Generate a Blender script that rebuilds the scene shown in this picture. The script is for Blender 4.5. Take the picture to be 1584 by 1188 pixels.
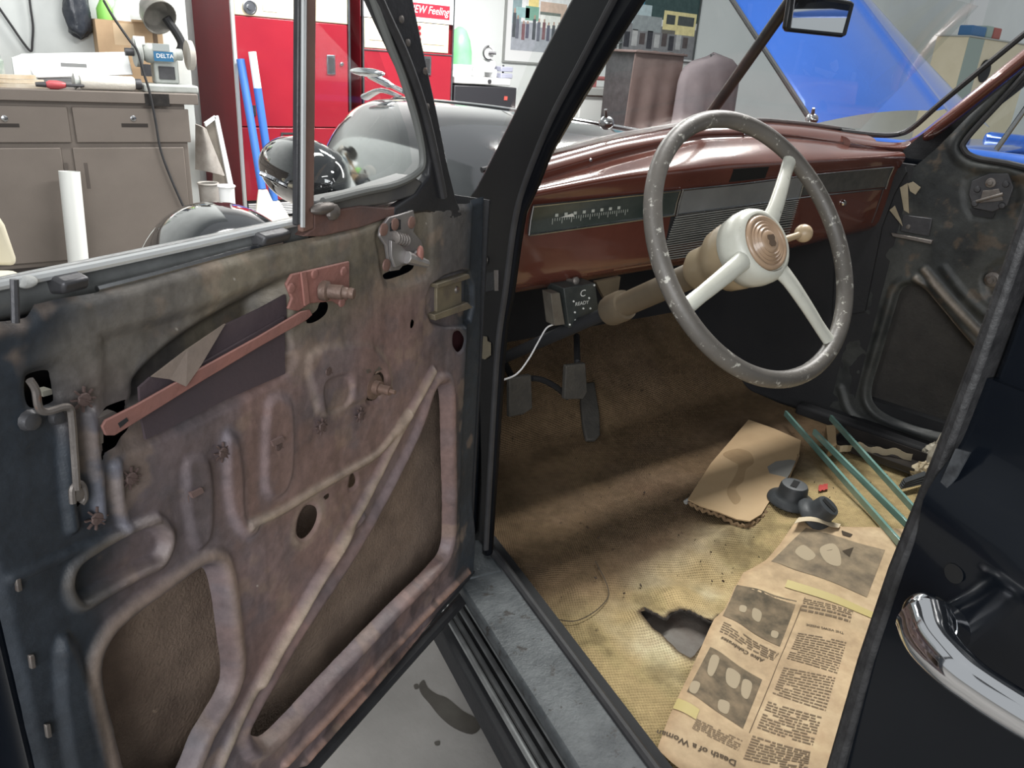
import bpy, math, random
import numpy as np
from mathutils import Vector, Matrix
random.seed(7); rng = np.random.default_rng(7)
scene = bpy.context.scene
col = scene.collection
for o in list(bpy.data.objects): bpy.data.objects.remove(o)

# ------------------------------------------------------------------ camera
F, CX, CY = 1200.0, 792.0, 594.0                  # focal length and centre for the 1584x1188 frame
vd = np.array([-200., 2876., F]); vd /= np.linalg.norm(vd)
vf = np.array([-624., -544., F]); vf -= vf.dot(vd)*vd; vf /= np.linalg.norm(vf)
vr = np.cross(vd, vf); vr = vr if vr[0] > 0 else -vr
R = np.stack([vr, vf, -vd])
H = 1.38
C = np.array([0., 0., H])
cam = bpy.data.cameras.new('camera'); cam.sensor_width = 36; cam.lens = F/1584*36
cam.clip_start = 0.02
camo = bpy.data.objects.new('camera', cam); col.objects.link(camo)
m = Matrix.Identity(4)
for i in range(3):
    m[i][0] = R[i][0]; m[i][1] = -R[i][1]; m[i][2] = -R[i][2]; m[i][3] = C[i]
# the whole place is laid out in pixel-derived axes, then turned so that car and building are square to x and y
TURN = Matrix.Rotation(-math.radians(10), 4, 'Z')
G3 = np.array([list(r)[:3] for r in list(TURN)[:3]])
camo.matrix_world = TURN @ m
scene.camera = camo

# ------------------------------------------------------------------ light
world = bpy.data.worlds.new('world'); scene.world = world; world.use_nodes = True
bg = world.node_tree.nodes['Background']
bg.inputs[0].default_value = (0.93, 0.97, 1.0, 1); bg.inputs[1].default_value = 0.30
vs = scene.view_settings
vs.view_transform = 'Standard'; vs.look = 'None'; vs.gamma = 1; vs.use_curve_mapping = False
vs.exposure = 0.55

def area_light(name, loc, aim, sx, sy, power, colr=(1, .98, .95)):
    l = bpy.data.lights.new(name, 'AREA'); l.shape = 'RECTANGLE'; l.size = sx; l.size_y = sy
    l.energy = power; l.color = colr
    o = bpy.data.objects.new(name, l); col.objects.link(o)
    loc = TURN @ Vector(loc); aim = TURN @ Vector(aim)
    o.location = loc
    o.rotation_euler = (Vector(aim)-Vector(loc)).to_track_quat('-Z', 'Y').to_euler()
    return o
# open garage door behind the photographer, and ceiling strips
area_light('garage_door_daylight', (-1.6, -2.5, 2.05), (1.0, 1.1, .55), 3.0, 2.0, 105, (.97, .98, 1))
STRIPS = [((0.0, 4.4, 3.3), 44, 'above the workbench'), ((2.6, 5.6, 3.3), 200, 'above the vending machines'), ((-1.5, 0.4, 3.3), 26, 'above the open driver door'), ((2.4, 2.2, 3.3), 115, 'above the blue car')]
for (lx, ly, lz), pw, wh in STRIPS:
    area_light('ceiling_strip_light', (lx, ly, lz-.07), (lx, ly, 0), 2.4, .3, pw)

# ------------------------------------------------------------------ pixel helpers
def ray(px, py): return R @ np.array([px-CX, py-CY, F])
def onp(px, py, p, n):
    d = ray(px, py); p = np.asarray(p, float); n = np.asarray(n, float)
    return C + d*((p-C) @ n)/(d @ n)
def onz(px, py, z): return onp(px, py, (0, 0, z), (0, 0, 1))
def onx(px, py, x): return onp(px, py, (x, 0, 0), (1, 0, 0))
def ony(px, py, y): return onp(px, py, (0, y, 0), (0, 1, 0))
UP = np.array([0., 0., 1.])
def nrm(v): v = np.asarray(v, float); return v/np.linalg.norm(v)

# ------------------------------------------------------------------ mesh builders: each returns (verts, faces)
def join(*ms):
    V, Fc, k = [], [], 0
    for v, f in ms:
        v = np.asarray(v, float)
        V.append(v); Fc += [tuple(i+k for i in q) for q in f]; k += len(v)
    return np.concatenate(V), Fc
def pbox(p, a, b, c):
    p, a, b, c = [np.asarray(q, float) for q in (p, a, b, c)]
    V = np.array([p, p+a, p+a+b, p+b, p+c, p+a+c, p+a+b+c, p+b+c])
    f = [(0, 3, 2, 1), (4, 5, 6, 7), (0, 1, 5, 4), (1, 2, 6, 5), (2, 3, 7, 6), (3, 0, 4, 7)]
    if np.cross(a, b) @ c < 0: f = [q[::-1] for q in f]
    return V, f
def box(x0, x1, y0, y1, z0, z1): return pbox((x0, y0, z0), (x1-x0, 0, 0), (0, y1-y0, 0), (0, 0, z1-z0))
def prism(poly, vec):
    poly = np.asarray(poly, float); n = len(poly); vec = np.asarray(vec, float)
    V = np.concatenate([poly, poly+vec])
    nn = sum(np.cross(poly[i]-poly[0], poly[(i+1) % n]-poly[0]) for i in range(n))
    f = [tuple(range(n))[::-1], tuple(range(n, 2*n))] + [(i, (i+1) % n, n+(i+1) % n, n+i) for i in range(n)]
    if nn @ vec < 0: f = [q[::-1] for q in f]
    return V, f
def spline(pts, n=8, closed=False):
    P = np.asarray(pts, float); m_ = len(P); out = []
    for i in range(m_ if closed else m_-1):
        if closed: a, b, c, d = P[i-1], P[i], P[(i+1) % m_], P[(i+2) % m_]
        else: a, b, c, d = P[max(i-1, 0)], P[i], P[i+1], P[min(i+2, m_-1)]
        for k in range(n):
            t = k/n
            out.append(.5*((2*b)+(c-a)*t+(2*a-5*b+4*c-d)*t*t+(3*b-a-3*c+d)*t**3))
    if not closed: out.append(P[-1])
    return np.array(out)
def tube(pts, r, n=10, closed=False, flat=None, upv=None, caps=True):
    """round tube along pts; r a number or a list; flat=(a,b) squeezes the section along (side, up)"""
    P = np.asarray(pts, float); m_ = len(P)
    r = np.full(m_, r) if np.isscalar(r) else np.asarray(r, float)
    T = np.zeros_like(P)
    for i in range(m_):
        a = P[(i-1) % m_] if (closed or i > 0) else P[i]
        b = P[(i+1) % m_] if (closed or i < m_-1) else P[i]
        T[i] = nrm(b-a)
    N = np.asarray(upv, float) if upv is not None else (UP if abs(T[0][2]) < .9 else np.array([1., 0, 0]))
    V = []
    fa, fb = flat or (1, 1)
    for i in range(m_):
        N = N - (N @ T[i])*T[i]; N = nrm(N); B = np.cross(T[i], N)
        for k in range(n):
            t = 2*math.pi*k/n
            V.append(P[i]+r[i]*(fa*math.cos(t)*B+fb*math.sin(t)*N))
        if upv is not None: N = np.asarray(upv, float)
    f = []
    for i in range(m_ if closed else m_-1):
        j = (i+1) % m_
        for k in range(n):
            f.append((i*n+k, i*n+(k+1) % n, j*n+(k+1) % n, j*n+k))
    if not closed and caps:
        f.append(tuple(range(n))[::-1]); f.append(tuple((m_-1)*n+k for k in range(n)))
    return np.array(V), f
def lathe(c, axis, prof, n=28):
    """prof: (radius, height along axis)"""
    c = np.asarray(c, float); w = nrm(axis)
    a = nrm(np.cross(w, UP if abs(w[2]) < .95 else (1., 0, 0))); b = np.cross(w, a)
    V, f, rows = [], [], []
    for r, h in prof:
        if r < 1e-6: rows.append([len(V)]); V.append(c+w*h); continue
        rows.append(list(range(len(V), len(V)+n)))
        for k in range(n):
            t = 2*math.pi*k/n; V.append(c+w*h+r*(math.cos(t)*a+math.sin(t)*b))
    for p, q in zip(rows[:-1], rows[1:]):
        for k in range(n):
            k2 = (k+1) % n
            if len(p) == 1 and len(q) == 1: continue
            if len(p) == 1: f.append((p[0], q[k2], q[k])[::-1])
            elif len(q) == 1: f.append((p[k], p[k2], q[0]))
            else: f.append((p[k], p[k2], q[k2], q[k]))
    if len(rows[0]) > 1: f.append(tuple(rows[0])[::-1])
    if len(rows[-1]) > 1: f.append(tuple(rows[-1]))
    return np.array(V), f
def gridmesh(fn, nu, nv, closed_u=False):
    V = [fn(i/(nu if closed_u else nu-1), j/(nv-1)) for j in range(nv) for i in range(nu)]
    f = []
    for j in range(nv-1):
        for i in range(nu if closed_u else nu-1):
            i2 = (i+1) % nu
            f.append((j*nu+i, j*nu+i2, (j+1)*nu+i2, (j+1)*nu+i))
    return np.array(V), f
def ellipsoid(c, a, b, d, n=24, m_=14):
    """half axes as vectors"""
    c, a, b, d = [np.asarray(q, float) for q in (c, a, b, d)]
    pr = []
    V, f = gridmesh(lambda u, v: c+math.sin(v*math.pi)*(math.cos(u*2*math.pi)*a+math.sin(u*2*math.pi)*b)-math.cos(v*math.pi)*d, n, m_, True)
    return V, f
def sheet(mf, off):
    """give a one-sided grid a back face (thickness vector off)"""
    V, f = mf; V = np.asarray(V); n = len(V)
    from collections import Counter
    e = Counter()
    for q in f:
        for i in range(len(q)): e[tuple(sorted((q[i], q[(i+1) % len(q)])))] += 1
    fs = list(f)+[tuple(i+n for i in q[::-1]) for q in f]
    for q in f:
        for i in range(len(q)):
            a, b = q[i], q[(i+1) % len(q)]
            if e[tuple(sorted((a, b)))] == 1: fs.append((b, a, a+n, b+n))
    return np.concatenate([V, V+np.asarray(off, float)]), fs

class Frame:
    """a vertical working plane: l along u, z up, o towards the photographer's side"""
    def __init__(s, p0, u, n):
        s.p0 = np.array([p0[0], p0[1], 0.]); s.u = nrm([u[0], u[1], 0]); s.n = nrm([n[0], n[1], 0])
    def lz(s, px, py, o=0):
        w = onp(px, py, s.p0+s.n*o, s.n); return ((w-s.p0) @ s.u, w[2])
    def pt(s, l, z, o=0): return s.p0+s.u*l+s.n*o+UP*z
    def px(s, px, py, o=0): return onp(px, py, s.p0+s.n*o, s.n)
    def box(s, l0, l1, z0, z1, o0, o1): return pbox(s.pt(l0, z0, o0), s.u*(l1-l0), UP*(z1-z0), s.n*(o1-o0))
    def pbx(s, x0, y0, x1, y1, o0, o1):
        a = s.lz(x0, y0, o1); b = s.lz(x1, y1, o1); c = s.lz(x0, y1, o1); d = s.lz(x1, y0, o1)
        return s.box((a[0]+c[0])/2, (b[0]+d[0])/2, (b[1]+c[1])/2, (a[1]+d[1])/2, o0, o1)
    def poly(s, pts, o0, o1, sm=0):
        P = [s.lz(x, y, o1) for x, y in pts]
        if sm: P = [tuple(q) for q in spline(P, sm, True)]
        return prism([s.pt(l, z, o0) for l, z in P], s.n*(o1-o0))
    def line(s, pts, o=0, sm=6):
        P = np.array([s.px(x, y, o) for x, y in pts]); return spline(P, sm) if sm else P

# ------------------------------------------------------------------ objects
def mk(name, mf, mat, base=(0, 0, 0), parent=None, smooth=35, bev=0, seg=2, colors=None):
    V, f = mf; V = np.asarray(V, float) @ G3.T; base = G3 @ np.asarray(base, float)
    me = bpy.data.meshes.new(name)
    me.from_pydata([tuple(v) for v in (np.asarray(V, float)-base)], [], [tuple(q) for q in f])
    if smooth:
        me.polygons.foreach_set('use_smooth', [True]*len(me.polygons))
        me.set_sharp_from_angle(angle=math.radians(smooth))
    if colors is not None:
        ca = me.color_attributes.new('Col', 'FLOAT_COLOR', 'POINT')
        ca.data.foreach_set('color', np.asarray(colors, np.float32).ravel())
    me.materials.append(mat); me.update()
    o = bpy.data.objects.new(name, me); col.objects.link(o)
    if parent is not None: o.parent = parent
    else: o.location = base
    if bev:
        b = o.modifiers.new('bevel', 'BEVEL'); b.width = bev; b.segments = seg; b.limit_method = 'ANGLE'; b.angle_limit = math.radians(40)
    return o
class Thing:
    def __init__(s, name, label, cat, base, group=None):
        s.base = np.asarray(base, float)
        s.o = bpy.data.objects.new(name, None); s.o.empty_display_size = .1; col.objects.link(s.o)
        s.o.location = G3 @ s.base; s.o['label'] = label; s.o['category'] = cat
        if group: s.o['group'] = group
    def part(s, name, mf, mat, under=None, label=None, **k):
        o = mk(name, mf, mat, s.base, under or s.o, **k)
        if label: o['label'] = label
        return o
def solo(name, mf, mat, label, cat, group=None, base=None, **k):
    V = np.asarray(mf[0])
    if base is None: base = (V[:, 0].mean(), V[:, 1].mean(), V[:, 2].min())
    o = mk(name, mf, mat, base, None, **k); o['label'] = label; o['category'] = cat
    if group: o['group'] = group
    return o
def struct(name, mf, mat, **k):
    o = mk(name, mf, mat, (0, 0, 0), None, **k); o['kind'] = 'structure'; return o

def textmesh(s, size, fn, shear=0, bold=0, spread=1, align='CENTER'):
    """flat lettering; fn maps (x, y) in text space to a point on the printed surface"""
    cu = bpy.data.curves.new('t', 'FONT'); cu.body = s; cu.size = size; cu.align_x = align; cu.align_y = 'CENTER'
    cu.shear = shear; cu.offset = bold; cu.space_character = spread; cu.resolution_u = 3
    ob = bpy.data.objects.new('t', cu); col.objects.link(ob)
    me = bpy.data.meshes.new_from_object(ob.evaluated_get(bpy.context.evaluated_depsgraph_get()))
    V = np.array([fn(v.co.x, v.co.y) for v in me.vertices]); f = [tuple(p.vertices) for p in me.polygons]
    bpy.data.objects.remove(ob); bpy.data.curves.remove(cu); bpy.data.meshes.remove(me)
    return V, f

# ------------------------------------------------------------------ materials
def mat(name, c, rough=.5, metal=0, c2=None, ns=6, bump=0, bs=120, coat=0, spec=.5, wear=None, wearamt=.62, ws=30,
        vcol=False, wave=None, emit=0, detail=6, rough2=None):
    M = bpy.data.materials.new(name); M.use_nodes = True
    nt = M.node_tree; N = nt.nodes; L = nt.links
    b = N['Principled BSDF']
    b.inputs['Roughness'].default_value = rough; b.inputs['Metallic'].default_value = metal
    b.inputs['Specular IOR Level'].default_value = spec
    b.inputs['Coat Weight'].default_value = coat; b.inputs['Coat Roughness'].default_value = .06
    tc = N.new('ShaderNodeTexCoord')
    def noise(sc, d=detail, r=.6):
        n = N.new('ShaderNodeTexNoise'); n.inputs['Scale'].default_value = sc; n.inputs['Detail'].default_value = d
        n.inputs['Roughness'].default_value = r; L.new(tc.outputs['Object'], n.inputs['Vector']); return n
    def mix(fac, a, bb):
        x = N.new('ShaderNodeMix'); x.data_type = 'RGBA'
        L.new(fac, x.inputs[0])
        for s_, v in ((6, a), (7, bb)):
            if isinstance(v, tuple): x.inputs[s_].default_value = (*v, 1)
            else: L.new(v, x.inputs[s_])
        return x.outputs[2]
    def ramp(src, lo, hi):
        r_ = N.new('ShaderNodeMapRange'); r_.inputs[1].default_value = lo; r_.inputs[2].default_value = hi
        L.new(src, r_.inputs[0]); return r_.outputs[0]
    cur = None
    if vcol:
        a = N.new('ShaderNodeVertexColor'); a.layer_name = 'Col'; cur = a.outputs[0]
        n = noise(ns)
        x = N.new('ShaderNodeMix'); x.data_type = 'RGBA'; x.blend_type = 'OVERLAY'; x.inputs[0].default_value = .55
        L.new(cur, x.inputs[6]); L.new(n.outputs[0], x.inputs[7]); cur = x.outputs[2]
        n2 = noise(ns*9)
        x = N.new('ShaderNodeMix'); x.data_type = 'RGBA'; x.blend_type = 'OVERLAY'; x.inputs[0].default_value = .42
        L.new(cur, x.inputs[6]); L.new(n2.outputs[0], x.inputs[7]); cur = x.outputs[2]
    elif c2 is not None:
        cur = mix(ramp(noise(ns).outputs[0], .32, .68), c, c2)
    if wear is not None:
        cur = mix(ramp(noise(ws, 8, .7).outputs[0], wearamt, wearamt+.05), cur if cur is not None else c, wear)
    if cur is None: b.inputs['Base Color'].default_value = (*c, 1)
    else: L.new(cur, b.inputs['Base Color'])
    hsrc = None
    if wave:
        w1 = N.new('ShaderNodeTexWave'); w1.bands_direction = 'X'; w1.inputs['Scale'].default_value = wave; w1.inputs['Distortion'].default_value = .6
        w2 = N.new('ShaderNodeTexWave'); w2.bands_direction = 'Y'; w2.inputs['Scale'].default_value = wave*.8; w2.inputs['Distortion'].default_value = .6
        mp = N.new('ShaderNodeMapping'); mp.inputs['Rotation'].default_value = (0, 0, .5); L.new(tc.outputs['Object'], mp.inputs[0])
        L.new(mp.outputs[0], w1.inputs[0]); L.new(mp.outputs[0], w2.inputs[0])
        ad = N.new('ShaderNodeMath'); ad.operation = 'MULTIPLY'; L.new(w1.outputs[1], ad.inputs[0]); L.new(w2.outputs[1], ad.inputs[1])
        hsrc = ad.outputs[0]
    elif bump:
        hsrc = noise(bs).outputs[0]
    if hsrc is not None:
        bp = N.new('ShaderNodeBump'); bp.inputs['Strength'].default_value = bump or .5; bp.inputs['Distance'].default_value = .004
        L.new(hsrc, bp.inputs['Height']); L.new(bp.outputs[0], b.inputs['Normal'])
    if rough2 is not None:
        L.new(ramp(noise(ns*2).outputs[0], .3, .7), (rm := N.new('ShaderNodeMapRange')).inputs[0])
        rm.inputs[3].default_value = rough; rm.inputs[4].default_value = rough2; L.new(rm.outputs[0], b.inputs['Roughness'])
    if emit:
        b.inputs['Emission Color'].default_value = (*c, 1); b.inputs['Emission Strength'].default_value = emit
    return M
def glassmat(name, tint=(1, 1, 1), ior=1.45, boost=1.0):
    M = bpy.data.materials.new(name); M.use_nodes = True; nt = M.node_tree; N = nt.nodes; L = nt.links
    N.remove(N['Principled BSDF'])
    t = N.new('ShaderNodeBsdfTransparent'); t.inputs[0].default_value = (*tint, 1)
    g = N.new('ShaderNodeBsdfGlossy'); g.inputs['Roughness'].default_value = .02
    lw = N.new('ShaderNodeLayerWeight'); lw.inputs[0].default_value = .5
    pw_ = N.new('ShaderNodeMath'); pw_.operation = 'POWER'; pw_.inputs[1].default_value = 5; L.new(lw.outputs['Facing'], pw_.inputs[0])
    f0 = ((ior-1)/(ior+1))**2*2
    fr = N.new('ShaderNodeMath'); fr.operation = 'MULTIPLY_ADD'; fr.inputs[1].default_value = 1-f0; fr.inputs[2].default_value = f0; L.new(pw_.outputs[0], fr.inputs[0])
    mx = N.new('ShaderNodeMixShader'); L.new(fr.outputs[0], mx.inputs[0]); L.new(t.outputs[0], mx.inputs[1]); L.new(g.outputs[0], mx.inputs[2])
    L.new(mx.outputs[0], N['Material Output'].inputs[0]); return M

BLACK = mat('black_body_paint', (.003, .0045, .007), .2, coat=.15, spec=.22, c2=(.0045, .006, .009), ns=3, wear=(.03, .032, .035), wearamt=.7, ws=40)
BLACKMATT = mat('black_underbody', (.012, .013, .015), .75, c2=(.02, .02, .022), ns=5, bump=.3)
GLOSS = mat('black_gloss_paint', (.006, .007, .009), .05, coat=1.0, spec=.8)
RUBBER = mat('black_rubber', (.018, .018, .02), .6, c2=(.03, .03, .032), ns=20, bump=.2)
CHROME = mat('chrome', (.85, .86, .88), .07, 1)
OLDCHROME = mat('dull_chrome', (.5, .51, .52), .25, 1, c2=(.36, .37, .38), ns=18)
STEEL = mat('aged_steel', (.22, .20, .185), .5, .6, c2=(.13, .115, .105), ns=25, wear=(.20, .12, .09), wearamt=.6, ws=50, bump=.2)
DARKSTEEL = mat('dark_steel', (.09, .09, .095), .45, .5, c2=(.055, .055, .06), ns=15, bump=.2)
REDRUST = mat('red_rust', (.30, .135, .11), .65, .1, c2=(.21, .105, .09), ns=16, bump=.25)
SHAFT = mat('rusty_shaft', (.20, .13, .10), .5, .3, c2=(.12, .085, .07), ns=40, bump=.3)
PLUM = mat('plum_board', (.075, .052, .058), .7, c2=(.055, .042, .05), ns=10, bump=.15)
TANBOARD = mat('faded_board', (.20, .155, .125), .8, c2=(.15, .12, .10), ns=18, bump=.25)
BRASS = mat('dirty_brass_paint', (.20, .17, .11), .55, .2, c2=(.12, .10, .08), ns=22, bump=.2)
DOORP = mat('door_inner_paint', (1, 1, 1), .42, .12, vcol=True, ns=9, bump=.18, bs=160, rough2=.6)
INSUL = mat('brown_insulation', (.30, .22, .165), .95, c2=(.17, .12, .09), ns=14, bump=.9, bs=220, wear=(.40, .30, .22), wearamt=.66, ws=60)
DASH = mat('maroon_brown_dash', (.098, .030, .021), .24, .1, c2=(.125, .041, .028), ns=10, coat=.9, wear=(.20, .08, .05), wearamt=.70, ws=45)
CARPET = mat('tan_carpet', (1, 1, 1), .95, vcol=True, ns=5, wave=62, bump=.7, spec=.1)
WHEELW = mat('cream_wheel_paint', (.60, .61, .54), .35, c2=(.52, .52, .45), ns=14, wear=(.17, .155, .135), wearamt=.66, ws=60, bump=.1)
WHEELRIM = mat('worn_wheel_rim', (.14, .128, .112), .45, c2=(.095, .088, .079), ns=9, wear=(.45, .44, .39), wearamt=.585, ws=70, bump=.15)
TAN = mat('tan_plastic', (.50, .385, .245), .4, c2=(.40, .30, .185), ns=12)
COLUMN = mat('tan_column_paint', (.15, .115, .075), .45, c2=(.10, .08, .055), ns=9)
GLASS = glassmat('window_glass', (.96, .985, .975))
VENTGLASS = glassmat('vent_glass', (.93, .965, .96), 1.6)
GREENGLASS = mat('glass_edge', (.15, .29, .25), .12, coat=.6, c2=(.24, .40, .36), ns=12)

# ------------------------------------------------------------------ pressed sheet-metal panels (height field with cut-outs)
def sd_poly(X, Y, poly):
    """signed distance, negative inside"""
    poly = np.asarray(poly, float); n = len(poly)
    d = np.full(X.shape, 1e9); s = np.zeros(X.shape, int)
    for i in range(n):
        ax, ay = poly[i]; bx, by = poly[(i+1) % n]
        ex, ey = bx-ax, by-ay; L2 = ex*ex+ey*ey+1e-15
        t = np.clip(((X-ax)*ex+(Y-ay)*ey)/L2, 0, 1)
        d = np.minimum(d, (X-ax-t*ex)**2+(Y-ay-t*ey)**2)
        c = ((ay > Y) != (by > Y)) & (X < (bx-ax)*(Y-ay)/(by-ay+1e-15)+ax)
        s += c
    return np.sqrt(d)*np.where(s % 2 == 1, -1, 1)
def d_line(X, Y, pts):
    pts = np.asarray(pts, float); d = np.full(X.shape, 1e9)
    for (ax, ay), (bx, by) in zip(pts[:-1], pts[1:]):
        ex, ey = bx-ax, by-ay; L2 = ex*ex+ey*ey+1e-15
        t = np.clip(((X-ax)*ex+(Y-ay)*ey)/L2, 0, 1)
        d = np.minimum(d, (X-ax-t*ex)**2+(Y-ay-t*ey)**2)
    return np.sqrt(d)
def sst(a, b, x): t = np.clip((x-a)/(b-a), 0, 1); return t*t*(3-2*t)
def bumpf(d, w): return np.clip(1-(d/w)**2, 0, 1)**2
def vnoise(X, Y, sc, seed=0):
    r = np.random.default_rng(seed).random((64, 64)); x = X*sc; y = Y*sc
    xi = np.floor(x).astype(int); yi = np.floor(y).astype(int); fx = x-xi; fy = y-yi
    fx = fx*fx*(3-2*fx); fy = fy*fy*(3-2*fy)
    g = lambda a, b: r[a % 64, b % 64]
    return (g(xi, yi)*(1-fx)+g(xi+1, yi)*fx)*(1-fy)+(g(xi, yi+1)*(1-fx)+g(xi+1, yi+1)*fx)*fy
def fbm(X, Y, sc, seed=0): return sum(vnoise(X, Y, sc*2**k, seed+k)*.5**(k+1) for k in range(4))/.9375
def panel(l0, l1, z0, z1, cell, outline, holes, hfn, cfn, ptfn):
    """outline / holes are polygons in (l, z); returns mesh and vertex colours"""
    nx = int((l1-l0)/cell)+1; ny = int((z1-z0)/cell)+1
    X, Y = np.meshgrid(np.linspace(l0, l1, nx), np.linspace(z0, z1, ny))
    sd = sd_poly(X, Y, outline)                     # <0 inside
    for h in holes: sd = np.maximum(sd, -sd_poly(X, Y, h))
    gy, gx = np.gradient(sd, (z1-z0)/(ny-1), (l1-l0)/(nx-1))
    keepv = sd < 0
    q = keepv[:-1, :-1] | keepv[1:, :-1] | keepv[:-1, 1:] | keepv[1:, 1:]
    mv = (sd > 0)
    Xs = np.where(mv, X-np.clip(sd, 0, 2*cell)*gx, X); Ys = np.where(mv, Y-np.clip(sd, 0, 2*cell)*gy, Y)
    Hh = hfn(Xs, Ys, sd); colr = cfn(Xs, Ys, sd, Hh)
    used = np.zeros(X.shape, bool)
    used[:-1, :-1] |= q; used[1:, :-1] |= q; used[:-1, 1:] |= q; used[1:, 1:] |= q
    idx = -np.ones(X.shape, int); idx[used] = np.arange(used.sum())
    V = ptfn(Xs[used], Ys[used], Hh[used])
    J, I = np.nonzero(q)
    f = np.stack([idx[J, I], idx[J, I+1], idx[J+1, I+1], idx[J+1, I]], 1)
    return (V, [tuple(r) for r in f.tolist()]), np.concatenate([colr[used], np.ones((used.sum(), 1))], 1)
def lerp(a, b, t): t = t[..., None]; return np.asarray(a)*(1-t)+np.asarray(b)*t

# ------------------------------------------------------------------ frames of reference
BETA = math.radians(10)                                # the car and the building share this heading
U = np.array([math.cos(BETA), math.sin(BETA), 0]); Vv = np.array([-math.sin(BETA), math.cos(BETA), 0])
A0 = np.array([.543, 1.174, 0]); DD = nrm([-.408, -.331, 0])
DF = Frame(A0, DD, (-DD[1], DD[0]))                     # driver's door, open, inner face
if DF.n[1] > 0: DF.n = -DF.n
DS = Frame((2.0, 1.6), U, -Vv)                          # dashboard
RD = Frame((2.0, 1.6), (.342, -.94), (-.94, -.342))     # passenger door, inner face
LS = Frame((.58, 0), (0, 1), (-1, 0))                   # left body side
BF = Frame((-.099, 5.328), U, -Vv)                      # workbench front
MF = Frame((.883, 6.877), U, -Vv)                       # vending machine fronts
WF = Frame(np.array([.883, 6.877, 0])+Vv*1.22, U, -Vv)   # back wall

# ------------------------------------------------------------------ room
WALLW = mat('white_wall', (.80, .83, .82), .8, c2=(.74, .77, .76), ns=1.5, bump=.1, bs=30)
WALLG = mat('grey_white_wall', (.60, .63, .62), .85, c2=(.52, .55, .54), ns=3, bump=.1, bs=30, wear=(.42, .44, .42), wearamt=.68, ws=9)
CONC = mat('concrete_floor', (.27, .26, .245), .75, c2=(.19, .182, .17), ns=2.5, bump=.25, bs=50, wear=(.16, .15, .13), wearamt=.66, ws=14)
CEIL = mat('ceiling_paint', (.6, .6, .6), .9)
FLOOR = struct('floor', pbox((-5, -4, -.05), (13, 0, 0), (0, 16, 0), (0, 0, .05)), CONC)
OIL = mat('oil_stain', (.045, .04, .034), .5, c2=(.07, .065, .055), ns=12)
for q in ([(648, 1060), (656, 1052), (662, 1064), (676, 1074), (692, 1080), (716, 1100), (738, 1112), (744, 1124), (730, 1136), (702, 1126), (680, 1108), (664, 1088), (652, 1074)], [(640, 1060), (646, 1058), (648, 1064), (642, 1066)], [(672, 1148), (680, 1146), (680, 1152), (674, 1153)]):
    mk('oil_stain', prism([onz(x, y, .001) for x, y in spline(q, 3, True)], (0, 0, .0006)), OIL, (0, 0, 0), FLOOR)
wl = WF.lz(330, 60)[0]
rwl = WF.lz(1640, 50)[0]
struct('wall_back', WF.box(-2.0, rwl+.12, 0, 3.6, -.12, 0), WALLW)
le = BF.lz(291, 60, -.64)[0]
struct('wall_back_left', BF.box(-4.5, le, 0, 3.6, -.76, -.64), WALLG)
struct('wall_left_return', pbox(BF.pt(le-.1, 0, -.76), U*.1, Vv*2.2, UP*3.6), WALLG)
struct('wall_right', pbox(WF.pt(rwl, 0, 0), U*.12, -Vv*8.5, UP*3.6), WALLW)
struct('trim_1', WF.box(WF.lz(1484, 70)[0], WF.lz(1507, 70)[0], 0, 3.6, 0, .05), mat('white_trim', (.85, .86, .86), .5), bev=.004)

# ceiling strip fixtures carrying the strip lights
for (lx, ly, lz), pw, wh in STRIPS:
    T = Thing('ceiling_light', 'long white fluorescent strip fixture hanging '+wh, 'lamp', (lx, ly, lz), 'ceiling strip fixtures')
    T.part('housing', box(lx-1.25, lx+1.25, ly-.2, ly+.2, lz, lz+.08), mat('fixture_white', (.8, .8, .8), .5))
    for q in (-.1, .1): T.part('hanger', tube([(lx+q*9, ly, lz+.08), (lx+q*9, ly, lz+.4)], .006, 6), DARKSTEEL)

# ------------------------------------------------------------------ THE CAR
CAR = Thing('sedan_car', 'black vintage four-door sedan with stripped interior and open driver door', 'car', (1.2, 1.0, 0))
# ---- driver's door -------------------------------------------------
def dl(pts, sm=0, closed=True):
    P = [DF.lz(x, y) for x, y in pts]
    return [tuple(q) for q in spline(P, sm, closed)] if sm else P
h1 = dl([(681, 601), (690, 612), (692, 700), (694, 800), (690, 850), (668, 882), (600, 950), (500, 1056), (428, 1133), (405, 1145), (394, 1130), (400, 1108), (470, 985), (545, 872), (605, 765), (650, 672), (671, 612)], 6)
h2 = dl([(317, 883), (300, 892), (255, 925), (200, 966), (172, 1000), (167, 1045), (182, 1110), (205, 1200), (240, 1245), (280, 1205), (311, 1135), (346, 1075), (354, 1040), (348, 980), (340, 920), (331, 888)], 6)
h3 = dl([(478, 782), (491, 786), (492, 803), (484, 822), (471, 834), (462, 828), (463, 808), (469, 792)], 5)
h4 = dl([(546, 731), (552, 742), (549, 752), (541, 754)], 4)
h4b = dl([(507, 763), (509, 769), (502, 773), (499, 770)], 4)
h5 = dl([(45, 590), (51, 581), (80, 575), (87, 583), (93, 616), (88, 625), (56, 633), (47, 624)], 4)
h6 = dl([(149, 652), (157, 640), (190, 625), (208, 622), (213, 640), (205, 668), (180, 690), (163, 700), (160, 711), (153, 711), (150, 702), (158, 690)], 4)
h6b = dl([(470, 496), (489, 480), (494, 468), (506, 468), (504, 484), (490, 496), (478, 500)], 4)
h7 = dl([(598, 424), (640, 408), (642, 416), (630, 424), (602, 433)], 4)
h9 = dl([(636, 494), (640, 497), (638, 506), (634, 507)], 3)
h10 = dl([(580, 575), (590, 578), (592, 590), (588, 612), (580, 620), (569, 618), (570, 600)], 4)
h11 = dl([(113, 752), (126, 750), (131, 768), (126, 778), (115, 782)], 4)
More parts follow.
